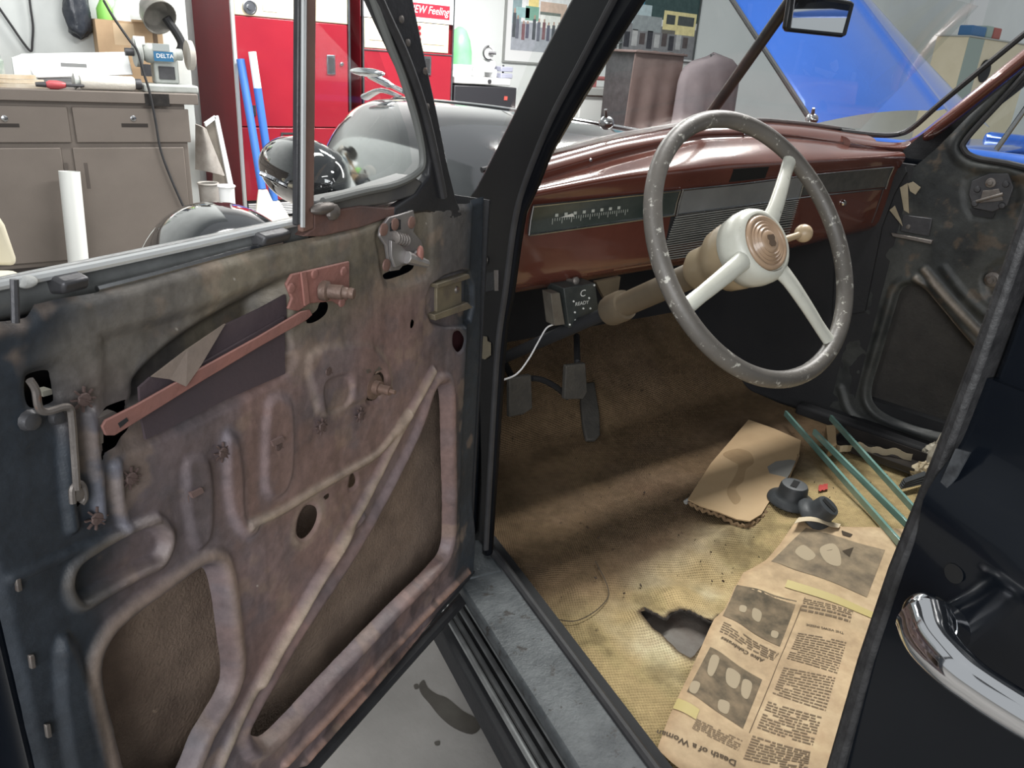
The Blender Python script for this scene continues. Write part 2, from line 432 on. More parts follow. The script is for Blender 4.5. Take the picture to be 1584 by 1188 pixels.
h12 = dl([(222, 660), (208, 612), (222, 572), (300, 505), (390, 452), (446, 432), (446, 500), (440, 565)], 4)
h13 = dl([(704, 515), (712, 512), (719, 522), (718, 535), (711, 545), (704, 538), (702, 525)], 4)
toprail = [(0, 500), (28, 497), (48, 493), (60, 473), (95, 464), (150, 455), (225, 436), (300, 414), (380, 393), (445, 378), (500, 366), (560, 352), (592, 340), (640, 322), (690, 316), (725, 316)]
tp = [DF.lz(x, y) for x, y in toprail]
SMAX = .868
outline = [(SMAX, .425), (SMAX, tp[0][1])] + tp + [(.012, tp[-1][1]), (.0, .9), (.0, .425)]
rimholes = (h1, h2)
def capsule(pts, r): return (dl(pts, 6, False), r)
ridgeB = dl([(668, 575), (640, 625), (600, 700), (560, 778), (520, 848), (470, 930), (420, 1015), (370, 1110), (335, 1190)], 4, False)
ridgeC = dl([(628, 640), (590, 695), (545, 725), (480, 762), (430, 793), (385, 812)], 4, False)
ridgeC2 = dl([(560, 800), (520, 850), (480, 910), (440, 985), (400, 1055)], 4, False)
ridgeD = [dl(p, 3, False) for p in ([(722, 885), (640, 968), (540, 1075), (440, 1180)], [(733, 897), (650, 985), (560, 1080), (470, 1180)])]
pill = dl([(112, 925), (108, 895), (125, 865), (180, 830), (228, 808), (252, 812), (262, 835), (250, 868), (220, 885), (165, 915), (130, 935)], 5)
rec1 = dl([(156, 560), (156, 528), (170, 513), (300, 478), (440, 426), (455, 440), (450, 520), (446, 580), (230, 690), (165, 660)], 5)
box1 = dl([(478, 545), (560, 530), (582, 540), (600, 565), (602, 600), (560, 620), (500, 640), (486, 620)], 4)
box2 = dl([(500, 590), (535, 577), (545, 600), (535, 630), (510, 640), (500, 628)], 4)
slots = [dl(p, 4) for p in ([(412, 625), (440, 615), (452, 640), (452, 720), (440, 760), (415, 770), (405, 740)], [(283, 715), (312, 705), (325, 730), (328, 800), (322, 835), (300, 850), (286, 800)], [(345, 680), (360, 672), (372, 700), (378, 800), (400, 815), (380, 830), (352, 790)])]
vr1 = dl([(140, 640), (146, 700), (155, 800)], 3, False)
vr2 = dl([(100, 660), (104, 740), (112, 815)], 3, False)
vr3 = dl([(178, 720), (184, 780), (192, 810)], 3, False)
crease = dl([(20, 893), (100, 860), (180, 822), (240, 800)], 3, False)
lowbox = dl([(82, 1010), (118, 1000), (165, 1200), (110, 1215)], 3)
cup = dl([(30, 600), (40, 572), (70, 555), (110, 560), (125, 590), (118, 625), (95, 640), (60, 640), (35, 630)], 5)
lockrec = dl([(584, 350), (640, 318), (668, 330), (668, 420), (640, 440), (598, 444), (585, 400)], 4)
chk = dl([(668, 440), (735, 420), (738, 500), (668, 500)], 3)
def door_h(X, Y, sd):
    h = np.zeros(X.shape)
    for rh in rimholes:
        d = sd_poly(X, Y, rh)
        h += .008*bumpf(d-.016, .014)-.014*(1-sst(-.001, .010, d))
    for hh in (h3, h4, h5, h10, h13):
        h -= .003*(1-sst(0, .006, sd_poly(X, Y, hh)))
    h += .009*bumpf(d_line(X, Y, ridgeB), .012)+.006*bumpf(d_line(X, Y, ridgeC), .008)+.006*bumpf(d_line(X, Y, ridgeC2), .009)
    for r_ in ridgeD: h += .009*bumpf(d_line(X, Y, r_), .0095)
    d = sd_poly(X, Y, pill); h += .006*bumpf(d, .009)-.008*(1-sst(-.012, 0, d))
    h -= .007*(1-sst(-.012, .004, sd_poly(X, Y, rec1)))
    d = sd_poly(X, Y, box1); h += .005*(1-sst(-.008, .004, d))
    d = sd_poly(X, Y, box2); h -= .006*(1-sst(-.006, .002, d))
    for s_ in slots: h += .006*(1-sst(-.007, .004, sd_poly(X, Y, s_)))
    for v_ in (vr1, vr2, vr3): h += .006*bumpf(d_line(X, Y, v_), .009)
    h += .004*bumpf(d_line(X, Y, crease), .008)
    d = sd_poly(X, Y, lowbox); h += .008*(1-sst(-.008, .003, d))
    h -= .034*(1-sst(-.030, .001, sd_poly(X, Y, h12)))
    h -= .006*(1-sst(-.018, .002, sd_poly(X, Y, cup)))
    h -= .004*(1-sst(-.01, .002, sd_poly(X, Y, lockrec)))
    h -= .008*(1-sst(-.004, .002, sd_poly(X, Y, chk)))
    # front (hinge) border steps back, top edge and rear edge roll over
    h -= .012*(1-sst(.055, .085, X))*sst(.5, .62, Y)
    h -= .006*(1-sst(-.004, .01, -sd_poly(X, Y, outline)))
    h += .0022*(fbm(X, Y, 16, 3)-.5)+.0012*(fbm(X, Y, 60, 9)-.5)
    return h
def door_c(X, Y, sd, h):
    n = fbm(X, Y, 9, 21); n2 = fbm(X, Y, 30, 40)
    rust = np.array([.190, .125, .112]); mauve = np.array([.155, .118, .120]); olive = np.array([.175, .155, .115]); blk = np.array([.022, .028, .036]); slate = np.array([.075, .078, .092])
    c = lerp(rust, mauve, sst(.35, .65, n))
    c = lerp(c, olive, sst(1.02, 1.12, Y+.08*(n-.5))*.9)
    c = lerp(c, slate, sst(.56, .72, n2)*.25)
    # bare primer worn back to black paint towards the lock and hinge edges
    c = lerp(c, blk, sst(.70, .80, X+.10*(n-.5)-.10*sst(.75, .5, Y)))
    c = lerp(c, slate, sst(.60, .66, X)*(1-sst(.70, .80, X+.1*(n-.5)))*.45)
    c = lerp(c, slate*.8, (1-sst(.15, .26, X+.1*(n-.5)))*sst(.85, 1.0, Y)*.75)
    c = lerp(c, blk*1.2, (1-sst(.075, .12, X+.05*(n-.5))))
    for r_ in ridgeD: c = lerp(c, np.array([.24, .14, .10]), bumpf(d_line(X, Y, r_), .012)*.8)
    c = lerp(c, np.array([.05, .042, .042]), sst(.46, .58, n2)*(1-sst(.45, .55, Y+.1*(X-.3)))*.6)
    worn = np.array([.34, .275, .20])
    for ln, w in ((ridgeC, .008), (ridgeB, .006)): c = lerp(c, worn, bumpf(d_line(X, Y, ln), w*1.6)*(.35+.5*n2))
    d = np.abs(sd_poly(X, Y, pill)); c = lerp(c, worn*.9, bumpf(d, .010)*.55*n2)
    d = np.abs(sd_poly(X, Y, h2)-.018); c = lerp(c, np.array([.27, .20, .15]), bumpf(d, .012)*.5)
    d = np.abs(sd_poly(X, Y, h3)-.008); c = lerp(c, worn, bumpf(d, .012)*.5*n2)
    d = np.abs(sd_poly(X, Y, box1)); c = lerp(c, worn, bumpf(d, .008)*.4*n2)
    for v_ in (vr1, vr3, slots[2], slots[0]): c = lerp(c, np.array([.21, .21, .25]), bumpf(d_line(X, Y, v_), .012)*.5*n)
    sp = vnoise(X, Y, 170, 77); c = lerp(c, np.array([.5, .48, .44]), (sp > .993)*.7)
    st_ = fbm(X*6, Y*.8, 12, 88); c = lerp(c, c*.6, sst(.56, .72, st_)*.35)
    c = lerp(c, np.array([.26, .19, .14]), sst(.62, .74, fbm(X, Y, 22, 120))*.35)
    return c*1.12
mf, cl = panel(0, SMAX, .425, 1.225, .0022, outline, [h1, h2, h3, h4, h4b, h5, h6, h6b, h7, h9, h10, h11, h13], door_h, door_c,
               lambda l, z, h: DF.p0+np.outer(l, DF.u)+np.outer(z, UP)+np.outer(h, DF.n))
DOOR = CAR.part('driver_door', mf, DOORP, colors=cl, smooth=50, label='opened front door with bare rusty-mauve inner panel')
D = lambda name, m_, mt, **k: CAR.part(name, m_, mt, DOOR, **k)
# outer skin, edges, insulation
D('outer_skin', DF.box(.0, SMAX, .43, 1.165, -.085, -.080), BLACK)
D('front_edge', DF.box(-.004, .0, .43, 1.165, -.085, -.012), BLACKMATT)
D('rear_edge', join(DF.box(SMAX-.001, SMAX+.004, .43, 1.165, -.085, -.006), DF.box(SMAX+.004, SMAX+.03, .43, 1.16, -.085, -.06)), BLACK)
D('bottom_edge', join(DF.box(-.004, SMAX, .418, .428, -.085, -.003)), RUBBER)
D('insulation_pad', DF.box(.02, SMAX-.02, .45, .93, -.078, -.060), INSUL, label='rough brown insulation behind the door openings')
D('bottom_seal', tube(DF.line([(738, 902), (650, 998), (560, 1098), (455, 1215)], -.01, 4), .012, 8), RUBBER)
# belt rail above the panel
rail = DF.line([(-60, 478), (0, 462), (150, 428), (300, 394), (400, 371), (462, 357)], -.03, 5)
BRIGHT = mat('bright_trim', (.62, .64, .64), .25, .3)
D('belt_rail', tube(rail, .0155, 12, flat=(1, 1.1)), mat('rail_grey', (.26, .27, .265), .35, .3, c2=(.12, .125, .125), ns=14))
D('belt_moulding', tube(DF.line([(-60, 455), (0, 441), (150, 411), (300, 379), (400, 357), (462, 344)], -.014, 5), .0042, 8), BRIGHT)
D('lower_bead', tube(DF.line([(150, 447), (225, 428), (300, 408), (380, 387), (435, 374)], -.006, 4), .003, 6), OLDCHROME)
for x_, y_ in ((122, 441), (432, 366)):
    a = DF.px(x_-20, y_+16, .004); b = DF.px(x_+22, y_+6, .004); t_ = nrm(b-a)
    D('rail_clip', prism([a-DF.n*.004, a+UP*.010, a+UP*.013-DF.n*.012, a+UP*.011-DF.n*.03, a-UP*.006-DF.n*.034], b-a), DARKSTEEL, bev=.003)
D('lock_pin', tube([DF.px(24, 499, .004), DF.px(22, 432, .004)], .003, 8), DARKSTEEL)
D('felt_scrap', ellipsoid(DF.px(42, 436, -.012), DF.u*.008, DF.n*.006, UP*.005, 12, 8), mat('white_felt', (.55, .56, .54), .9, bump=.6))
# window frame
FR = mat('window_frame_black', (.016, .017, .02), .4, c2=(.03, .03, .033), ns=12, bump=.15)
outer = [(640, -60), (640, 0), (652, 60), (676, 170), (694, 260), (706, 308), (717, 334), (700, 341), (682, 334), (660, 328), (610, 336)]
inner = [(610, 322), (645, 300), (664, 272), (666, 250), (652, 190), (626, 110), (594, 40), (576, 0), (548, -60)]
fp = [DF.lz(x, y, .0) for x, y in outer+inner]
D('front_window_frame', prism([DF.pt(l, z, -.014) for l, z in fp], DF.n*.014), FR, bev=.003)
D('frame_channel', tube(DF.line([(560, -60), (596, 20), (630, 95), (660, 185), (680, 275), (686, 305)], .004, 4), .006, 8), RUBBER)
for x_, y_ in ((620, 30), (630, 66), (657, 110), (660, 165)):
    p = DF.px(x_, y_, .002); D('frame_screw', lathe(p, DF.n, [(0.0045, 0), (.0045, .002), (.002, .003), (0, .003)], 10), STEEL)
D('weatherstrip', tube(DF.line([(500, 312), (560, 297), (610, 286), (642, 270), (654, 250), (647, 200), (625, 125), (600, 60), (560, -50)], .0, 5), .005, 8), mat('grey_gasket', (.12, .125, .12), .6))
RPOST = mat('brown_post', (.20, .115, .09), .6, c2=(.15, .085, .07), ns=14, bump=.15)
D('division_post', DF.poly([(474, -60), (497, -60), (490, 0), (486, 355), (468, 360), (474, 0)], -.008, .0), RPOST, bev=.002)
D('division_channel', DF.poly([(463, -60), (475, -60), (472, 345), (460, 350)], -.004, .004), FR, bev=.002)
D('channel_trim', DF.poly([(470, -60), (475, -60), (472, 352), (468, 352)], .004, .007), BRIGHT)
D('lower_frame_rail', DF.poly([(486, 330), (560, 318), (600, 322), (640, 316), (660, 326), (600, 338), (560, 352), (500, 366), (470, 366), (486, 352)], -.03, -.001), mat('rust_rail', (.17, .085, .065), .65, c2=(.10, .065, .06), ns=16, bump=.3), bev=.002)
D('sill_channel', DF.poly([(488, 312), (560, 298), (640, 272), (655, 282), (640, 304), (600, 316), (560, 322), (488, 336)], -.035, -.004), mat('sill_grey', (.075, .075, .078), .5, c2=(.12, .115, .105), ns=16), bev=.003)
D('pivot_clip', join(ellipsoid(DF.px(500, 322, .004), DF.u*.022, DF.n*.008, UP*.007, 12, 8), ellipsoid(DF.px(515, 328, .006), DF.u*.012, DF.n*.006, UP*.010, 10, 6)), STEEL)
D('frame_top_rail', DF.box(.10, SMAX, 1.63, 1.66, -.045, 0), FR)
D('frame_rear_rail', DF.box(SMAX-.03, SMAX, 1.2, 1.63, -.045, 0), FR)
D('frame_front_upper', prism([DF.pt(*DF.lz(x, y), -.045) for x, y in ((545, -58), (640, -58), (636, -420), (430, -420), (500, -180))], DF.n*.045), FR)
vg = [DF.pt(*DF.lz(x, y), -.02) for x, y in [(490, -60), (550, -60), (600, 60), (650, 205), (657, 255), (640, 275), (560, 300), (488, 318)]]
D('vent_glass', (np.array(vg), [tuple(range(len(vg)))]), VENTGLASS, smooth=0, label='clear vent window pane')
# window regulator: dark board, folded flap, red lift bar, plate and shaft
D('dust_board', DF.poly([(216, 600), (234, 584), (262, 586), (300, 570), (440, 490), (441, 578), (350, 618), (226, 680), (218, 640)], -.002, .001), PLUM, label='dark plum board behind the lift bar')
D('board_back', DF.poly([(349, 503), (402, 478), (442, 456), (444, 500), (360, 548), (308, 570)], -.006, -.003), PLUM)
fl = [DF.px(235, 583, .002), DF.px(290, 541, .006), DF.px(349, 501, .0), DF.px(310, 567, .011), DF.px(288, 598, .013), DF.px(264, 587, .006)]
D('board_flap', sheet((np.array(fl), [(0, 1, 5), (1, 2, 3), (1, 3, 4, 5)]), -DF.n*.002), TANBOARD, smooth=0, label='curled faded flap of board')
D('lift_bar', DF.poly([(158, 660), (164, 650), (212, 626), (300, 576), (400, 521), (466, 482), (480, 479), (484, 487), (474, 496), (400, 538), (300, 598), (178, 674), (164, 674)], .006, .009), REDRUST, bev=.001, label='long red-rusted lift bar')
bs = DF.poly([(183, 655), (196, 646), (199, 651), (186, 662)], .0091, .0096); D('bar_slot', bs, BLACKMATT)
D('bar_slider', DF.poly([(150, 648), (176, 636), (184, 640), (160, 662), (160, 685), (151, 690)], -.004, .004), STEEL)
D('regulator_plate', DF.poly([(443, 440), (452, 424), (480, 418), (541, 404), (541, 460), (528, 474), (515, 466), (480, 470), (462, 482), (446, 478), (452, 462)], .002, .006), REDRUST, bev=.0015, label='pinkish red regulator plate')
D('plate_fold', DF.poly([(466, 421), (474, 419), (480, 470), (472, 474)], .006, .009), REDRUST, bev=.001)
p = DF.px(497, 449, .004)
D('regulator_shaft', join(lathe(p, DF.n+.3*DF.u*-1, [(.012, 0), (.012, .008), (.0085, .010), (.0085, .026), (.0065, .027), (.007, .030), (.006, .033), (.007, .036), (.006, .040), (0, .041)], 14)), SHAFT)
for x_, y_ in ((450, 446), (486, 424), (531, 420), (528, 468)):
    D('rivet', lathe(DF.px(x_, y_, .006), DF.n, [(.006, 0), (.005, .002), (0, .003)], 10), REDRUST)
# remote lock mechanism at the hinge end
GM = mat('grey_latch_metal', (.34, .33, .32), .45, .6, c2=(.24, .22, .22), ns=20, bump=.15)
D('latch_plate', DF.poly([(590, 352), (603, 336), (618, 332), (640, 325), (644, 345), (640, 358), (652, 372), (656, 388), (640, 396), (634, 400), (618, 418), (604, 420), (598, 380), (588, 366)], .002, .007), GM, bev=.0015, label='grey metal latch plate')
D('latch_window', DF.poly([(604, 346), (612, 338), (620, 340), (620, 355), (604, 358)], .0071, .0078), BLACKMATT)
D('latch_spring', join(*[lathe(DF.px(611+4*k, 367+k, .010), DF.u, [(.007, 0), (.009, .001), (.007, .002)], 12) for k in range(5)]), STEEL)
D('latch_arm', join(DF.poly([(606, 372), (622, 380), (632, 392), (628, 408), (612, 414), (606, 396)], .007, .012), tube([DF.px(628, 398, .014), DF.px(660, 408, .02)], [.009, .006], 10), DF.poly([(640, 396), (646, 388), (656, 390), (652, 402)], .01, .014)), GM, bev=.001)
D('latch_knob', ellipsoid(DF.px(650, 393, .02), DF.u*.006, DF.n*.005, UP*.012, 10, 8), REDRUST)
for x_, y_ in ((593, 355), (636, 344), (597, 410), (610, 347)):
    D('latch_screw', lathe(DF.px(x_, y_, .007), DF.n, [(.0085, 0), (.008, .002), (.004, .003), (0, .003)], 12), RPOST)
# crank spindle
p = DF.px(577, 598, .002)
D('handle_spindle', join(lathe(p, DF.n, [(.018, 0), (.018, .003), (.010, .004), (.010, .012), (.0065, .012), (.0065, .028), (.003, .028), (.003, .036), (0, .036)], 14)), SHAFT, label='bare steel window crank spindle')
D('spindle_clip', DF.poly([(566, 572), (588, 566), (590, 572), (568, 578)], .002, .005), STEEL)
# toothed screws pressed in the panel
for x_, y_ in ((130, 618), (203, 740), (150, 802), (345, 700), (498, 660), (507, 574), (558, 642), (430, 690)):
    c_ = DF.px(x_, y_, .004)
    st = [lathe(c_, DF.n, [(.0062, 0), (.0055, .002), (.001, .0025), (0, .0015)], 10), pbox(c_-DF.u*.006-UP*.0048+DF.n*.0022, DF.u*.012+UP*.0085, UP*.0012, DF.n*.0006)]
    for k in range(8):
        a_ = 2*math.pi*k/8+.2; e_ = DF.u*math.cos(a_)+UP*math.sin(a_)
        st.append(pbox(c_+e_*.0062-np.cross(DF.n, e_)*.0007-DF.n*.002, e_*.0050, np.cross(DF.n, e_)*.0014, DF.n*.0026))
    D('panel_screw', join(*st), mat('rusty_screw', (.11, .075, .068), .65, .2, bump=.2) if x_ == 130 else bpy.data.materials['rusty_screw'])
for x_, y_ in ((430, 685), (305, 765), (450, 370-3000)):
    if y_ < 0: continue
    D('clip_tab', join(DF.poly([(x_-9, y_-2), (x_+8, y_-10), (x_+11, y_-3), (x_-6, y_+6)], .004, .009), DF.poly([(x_-14, y_+2), (x_-9, y_-2), (x_-8, y_+10), (x_-13, y_+12)], .002, .0045)), mat('tab_rust', (.15, .10, .09), .6, bump=.2))
# inside-handle linkage near the rear edge
D('link_rod', tube(DF.line([(46, 588), (55, 603), (60, 630), (72, 637), (98, 630), (108, 632), (111, 645), (115, 700), (119, 757)], .008, 5), .0032, 8), STEEL)
D('link_stop', join(lathe(DF.px(44, 650, .0), DF.n, [(.009, 0), (.007, .006), (0, .008)], 12), lathe(DF.px(86, 645, 0), DF.n, [(.007, 0), (.005, .005), (0, .006)], 12)), DARKSTEEL)
D('link_eye', join(tube(DF.line([(113, 778), (112, 756), (120, 748), (128, 752), (131, 770), (126, 779)], .006, 5), .003, 8), lathe(DF.px(119, 763, .004), DF.n, [(.006, 0), (.006, .004), (0, .005)], 12)), STEEL)
D('lock_bits', join(DF.poly([(66, 606), (80, 602), (81, 610), (67, 614)], -.03, -.02)), mat('pale_bit', (.5, .48, .40), .6))
for x_, y_ in ((30, 906), (51, 1025), (76, 1132)):
    D('edge_clip', DF.poly([(x_-5, y_-10), (x_+3, y_-12), (x_+6, y_+8), (x_-2, y_+11)], .0, .004), STEEL, bev=.001)
# door check box, hinge plates
D('check_box', join(DF.poly([(676, 444), (714, 432), (714, 474), (676, 487)], -.010, -.003), DF.poly([(672, 487), (724, 468), (732, 476), (674, 496)], -.010, .004), DF.poly([(676, 440), (726, 424), (728, 431), (678, 446)], -.010, .006)), BRASS, bev=.001, label='tan painted door check box')
D('check_bolt', join(lathe(DF.px(706, 448, -.003), DF.n, [(.006, 0), (.005, .003), (0, .003)], 10)), STEEL)
D('hole_liner', DF.poly([(698, 512), (722, 508), (724, 545), (700, 550)], -.03, -.028), mat('maroon_liner', (.06, .02, .022), .6))
# ---- body shell: sill, pillars, roof --------------------------------
SILLM = mat('worn_sill_paint', (.032, .038, .043), .5, .1, c2=(.105, .115, .12), ns=14, bump=.4, wear=(.025, .022, .02), wearamt=.585, ws=30)
CAR.part('door_sill', pbox((.503, -.6, .395), (.105, 0, 0), (0, 1.86, 0), (0, 0, .025)), SILLM, bev=.006, label='scuffed blue-grey door sill')
CAR.part('sill_bead', tube([(.612, -.6, .418), (.612, 1.262, .418)], .010, 10), RUBBER, label='black rubber bead along the sill')
CAR.part('sill_front_cover', pbox((.515, 1.165, .415), (.085, 0, 0), (0, .12, 0), (0, 0, .008)), SILLM, bev=.004)
CAR.part('rocker_panel', pbox((.535, -.6, .10), (.12, 0, 0), (0, 2.0, 0), (0, 0, .295)), BLACKMATT)
for k, (xx, zz, rr) in enumerate(((.479, .350, .006), (.495, .346, .0055), (.512, .350, .0055), (.527, .354, .005))):
    CAR.part('rub_strip', tube([(xx, -.6, zz), (xx, 1.19, zz)], rr, 8, flat=(1.1, .8)), mat('strip_metal', (.30, .31, .31), .3, .6, c2=(.18, .185, .185), ns=20) if k == 0 else bpy.data.materials['strip_metal'], label='long ribbed step strip below the sill')
CAR.part('running_board', pbox((.455, -.6, .318), (.09, 0, 0), (0, 1.80, 0), (0, 0, .022)), BLACKMATT, bev=.004)
PIL = mat('pillar_black', (.003, .0035, .005), .35, c2=(.006, .0065, .008), ns=7, coat=.0, spec=.10, wear=(.02, .021, .022), wearamt=.72, ws=60)
ap = [(1040, -330), (960, -160), (908, -50), (880, 0), (830, 95), (790, 180), (755, 250), (735, 288), (716, 312), (728, 330), (735, 400), (738, 520), (742, 700), (744, 860), (752, 862), (762, 700), (770, 565), (776, 500), (785, 455), (795, 380), (803, 330), (822, 290), (845, 230), (890, 150), (940, 70), (984, 0), (1030, -80), (1085, -190), (1150, -330)]
pl = [LS.lz(x, y) for x, y in ap]
CAR.part('front_pillar', prism([LS.pt(l, z, -.018) for l, z in pl], LS.n*.018), PIL, bev=.008, seg=3, label='black front roof pillar and hinge post')
CAR.part('pillar_groove', tube(LS.line([(965, -30), (900, 95), (850, 190), (812, 285), (796, 345), (782, 450), (770, 540), (760, 700), (752, 850)], .003, 6), .006, 8, flat=(1, .7)), RUBBER)
CAR.part('windlace', tube(LS.line([(1000, -40), (945, 70), (895, 155), (848, 238), (825, 292), (806, 340), (793, 400), (786, 460), (778, 520), (770, 580), (764, 700), (756, 845)], -.018, 6), .007, 8), mat('windlace_cloth', (.10, .085, .065), .9, c2=(.17, .145, .10), ns=40, bump=.6, bs=300), label='frayed windlace cord along the pillar')
for x_, y_ in ((752, 402), (744, 470)):
    p = LS.px(x_, y_, .001); CAR.part('hinge_screw', lathe(p, LS.n, [(.008, 0), (.007, .002), (.003, .003), (0, .001)], 12), STEEL)
CAR.part('striker_slot', LS.poly([(741, 425), (764, 420), (766, 448), (742, 454)], 0, .0015), BLACKMATT)
CAR.part('striker_frame', join(LS.poly([(738, 424), (741, 424), (742, 456), (739, 456)], 0, .004), LS.poly([(764, 418), (768, 418), (768, 450), (765, 450)], 0, .004)), STEEL)
CAR.part('maker_plate', LS.poly([(738, 531), (743, 528), (747, 520), (752, 521), (753, 528), (758, 530), (758, 550), (750, 556), (738, 552)], .001, .003), BRASS, label='small tan plate on the hinge post')
# kick panel and firewall
CAR.part('left_kick_panel', pbox((.600, 1.255, .38), (0.06, .50, 0), (0, 0, .45), (.015, 0, 0)), BLACKMATT)
fw = np.array([2.0, 1.6, 0])-U*1.14+Vv*.60
CAR.part('firewall', pbox(fw+UP*.3, U*1.25, UP*.74, Vv*.02), BLACKMATT)
CAR.part('cowl_bottom', pbox(np.array([2.0, 1.6, 1.06])-U*1.12+Vv*.14, U*1.15, Vv*.48, UP*.02), BLACKMATT)
rk = RD.pt(.0, 0, 0)
CAR.part('right_kick_panel', pbox(RD.pt(-.55, .36, -.02), RD.u*.60, UP*.82, RD.n*.02), BLACKMATT)
# floor pan and carpet
PAN = mat('floor_pan_rust', (.10, .076, .062), .75, .1, c2=(.19, .175, .155), ns=12, bump=.4)
CAR.part('floor_pan', pbox((.61, -1.2, .335), (1.4, 0, 0), (0, 2.75, 0), (0, 0, .02)), PAN)
def vdist(x, y): return -math.sin(BETA)*x+math.cos(BETA)*y
TOE = 1.50
def zc(x, y):
    x = np.asarray(x, float); y = np.asarray(y, float)
    w = vdist(x, y)
    z = .372+.0*x
    z = z+.62*np.clip(w-TOE, 0, .5)*sst(TOE-.02, TOE+.10, w)
    # soft creases of the loose carpet
    for (ax, ay, bx, by, a_, wd) in CRE:
        d = d_line(x, y, [(ax, ay), (bx, by)]); z = z+a_*np.exp(-(d/wd)**2)
    z = z+.010*(fbm(x, y, 3.5, 5)-.5)
    for (ax, ay, a_, wd) in BUL: z = z+a_*np.exp(-((x-ax)**2+(y-ay)**2)/wd**2)
    return z
CRE = []; BUL = []
def fz(px_, py_, z=.375): w = onz(px_, py_, z); return w[0], w[1]
for (a, b, amp, wd) in (((900, 915), (1120, 830), .010, .03), ((1080, 870), (1190, 790), .012, .035), ((960, 880), (1110, 905), -.006, .03), ((900, 1010), (1010, 960), .006, .03), ((860, 880), (940, 835), .006, .03)):
    CRE.append((*fz(*a), *fz(*b), amp, wd))
BUL.append((*fz(1050, 925), .018, .045))
BUL.append((1.45, 1.1, .03, .22))
chole = [fz(x, y) for x, y in [(988, 952), (996, 946), (1012, 956), (1028, 963), (1036, 954), (1052, 950), (1070, 953), (1090, 962), (1104, 966), (1112, 955), (1118, 962), (1100, 985), (1082, 1005), (1070, 1022), (1050, 1010), (1022, 985), (1000, 968)]]
cout = [(.615, -1.1), (2.25, -1.1), (2.12, 1.15), (1.90, 1.75), (1.80, 2.35), (.64, 2.15), (.635, 1.3), (.615, 1.2)]
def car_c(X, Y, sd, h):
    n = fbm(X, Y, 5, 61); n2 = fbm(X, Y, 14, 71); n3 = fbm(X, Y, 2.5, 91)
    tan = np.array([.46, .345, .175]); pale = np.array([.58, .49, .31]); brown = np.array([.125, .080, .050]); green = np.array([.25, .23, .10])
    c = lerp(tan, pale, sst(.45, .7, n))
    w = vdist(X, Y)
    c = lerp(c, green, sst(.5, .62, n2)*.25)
    stain_shade = sst(.78, 1.02, w+.30*(n3-.5)-.12*sst(1.0, 1.35, X))  # brown staining, deepened forward to paint in the footwell's shade
    c = lerp(c, brown, stain_shade*(.82+.18*n))
    c = lerp(c, np.array([.03, .022, .018]), (vnoise(X, Y, 120, 5) > .975)*.7)
    c = lerp(c, np.array([.10, .07, .04]), sst(.62, .7, n2)*.35)
    e = np.abs(sd_poly(X, Y, chole)); c = lerp(c, np.array([.08, .055, .035]), bumpf(e, .010))
    return c
def carpet_h(X, Y, sd): 
    e = sd_poly(X, Y, chole)
    return zc(X, Y)+.010*np.exp(-(np.clip(e, 0, 1)/.02)**2)*sst(*sorted((.0, .01)), e+.01)*(.4+fbm(X, Y, 40, 8))
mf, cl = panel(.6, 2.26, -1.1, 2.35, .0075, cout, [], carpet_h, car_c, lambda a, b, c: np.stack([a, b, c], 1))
# finer mesh round the torn hole
x0 = min(p[0] for p in chole)-.12; x1 = max(p[0] for p in chole)+.12; y0 = min(p[1] for p in chole)-.12; y1 = max(p[1] for p in chole)+.12
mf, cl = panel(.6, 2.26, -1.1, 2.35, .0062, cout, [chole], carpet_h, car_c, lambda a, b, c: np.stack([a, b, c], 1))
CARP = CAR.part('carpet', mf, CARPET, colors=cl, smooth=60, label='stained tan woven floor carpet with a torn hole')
E_ = np.array([(*p, float(zc(*p))+.008) for p in chole]); E_ += np.array([0, 0, .001])*0
fr_ = spline(E_[1:10], 6); fr_[:, 2] += rng.normal(0, .0015, len(fr_)); fr_[:, :2] += rng.normal(0, .001, (len(fr_), 2))
CAR.part('frayed_edge', tube(fr_, .003, 6), mat('dark_fray', (.035, .028, .022), .95, bump=.5), CARP)
# roof and rear of the body keep the overhead light out of the cabin
rp = np.array([.70, -1.5, 0])
def roof(u, v):
    y = -1.6+v*2.72; xc = 1.38-.176*(y-1.5); w = .82+.02*(1-v)
    return np.array([xc+(u*2-1)*w, y+.17*(u*2-1)*.6, 1.60+.12*(1-(u*2-1)**4)-.22*max(0, v-.9)*3*abs(u*2-1)])
CAR.part('roof', sheet(gridmesh(roof, 22, 16), (0, 0, .02)), BLACK)
CAR.part('rear_bulkhead', pbox((.65, -1.55, .33), (1.9, 0, 0), (0, .03, 0), (0, 0, .9)), BLACKMATT)
CAR.part('right_rear_side', pbox(RD.pt(.98, .36, -.1), RD.u*2.0, UP*.82, RD.n*.03), BLACK)
# ---- closed rear door with chrome handle ----------------------------
rle = [(1258, 1300), (1293, 1188), (1345, 1010), (1393, 870), (1466, 690), (1520, 550), (1572, 405), (1612, 290), (1660, 110), (1700, -20)]
rlz = [LS.lz(x, y) for x, y in rle]; rre = [LS.lz(x+24, y+6) for x, y in rle]
def rye(z): q = sorted((b, a) for a, b in rre); return float(np.interp(z, [b for b, a in q], [a for b, a in q]))
def rdoor(u, v):                                   # u along y, v up
    z = .44+v*.74
    y = rye(z)-u*1.1
    x = .565+.03*u*u
    x -= .012*math.exp(-((z-(1.075-.25*u))/.028)**2)
    x += .010/(1+math.exp(-(z-(1.11-.2*u))/.006))
    x += .03*(1-v)**3
    return np.array([x, y, z])
RDOOR = CAR.part('rear_door', sheet(gridmesh(rdoor, 26, 70), (.02, 0, 0)), BLACK, smooth=70, label='closed black rear door')
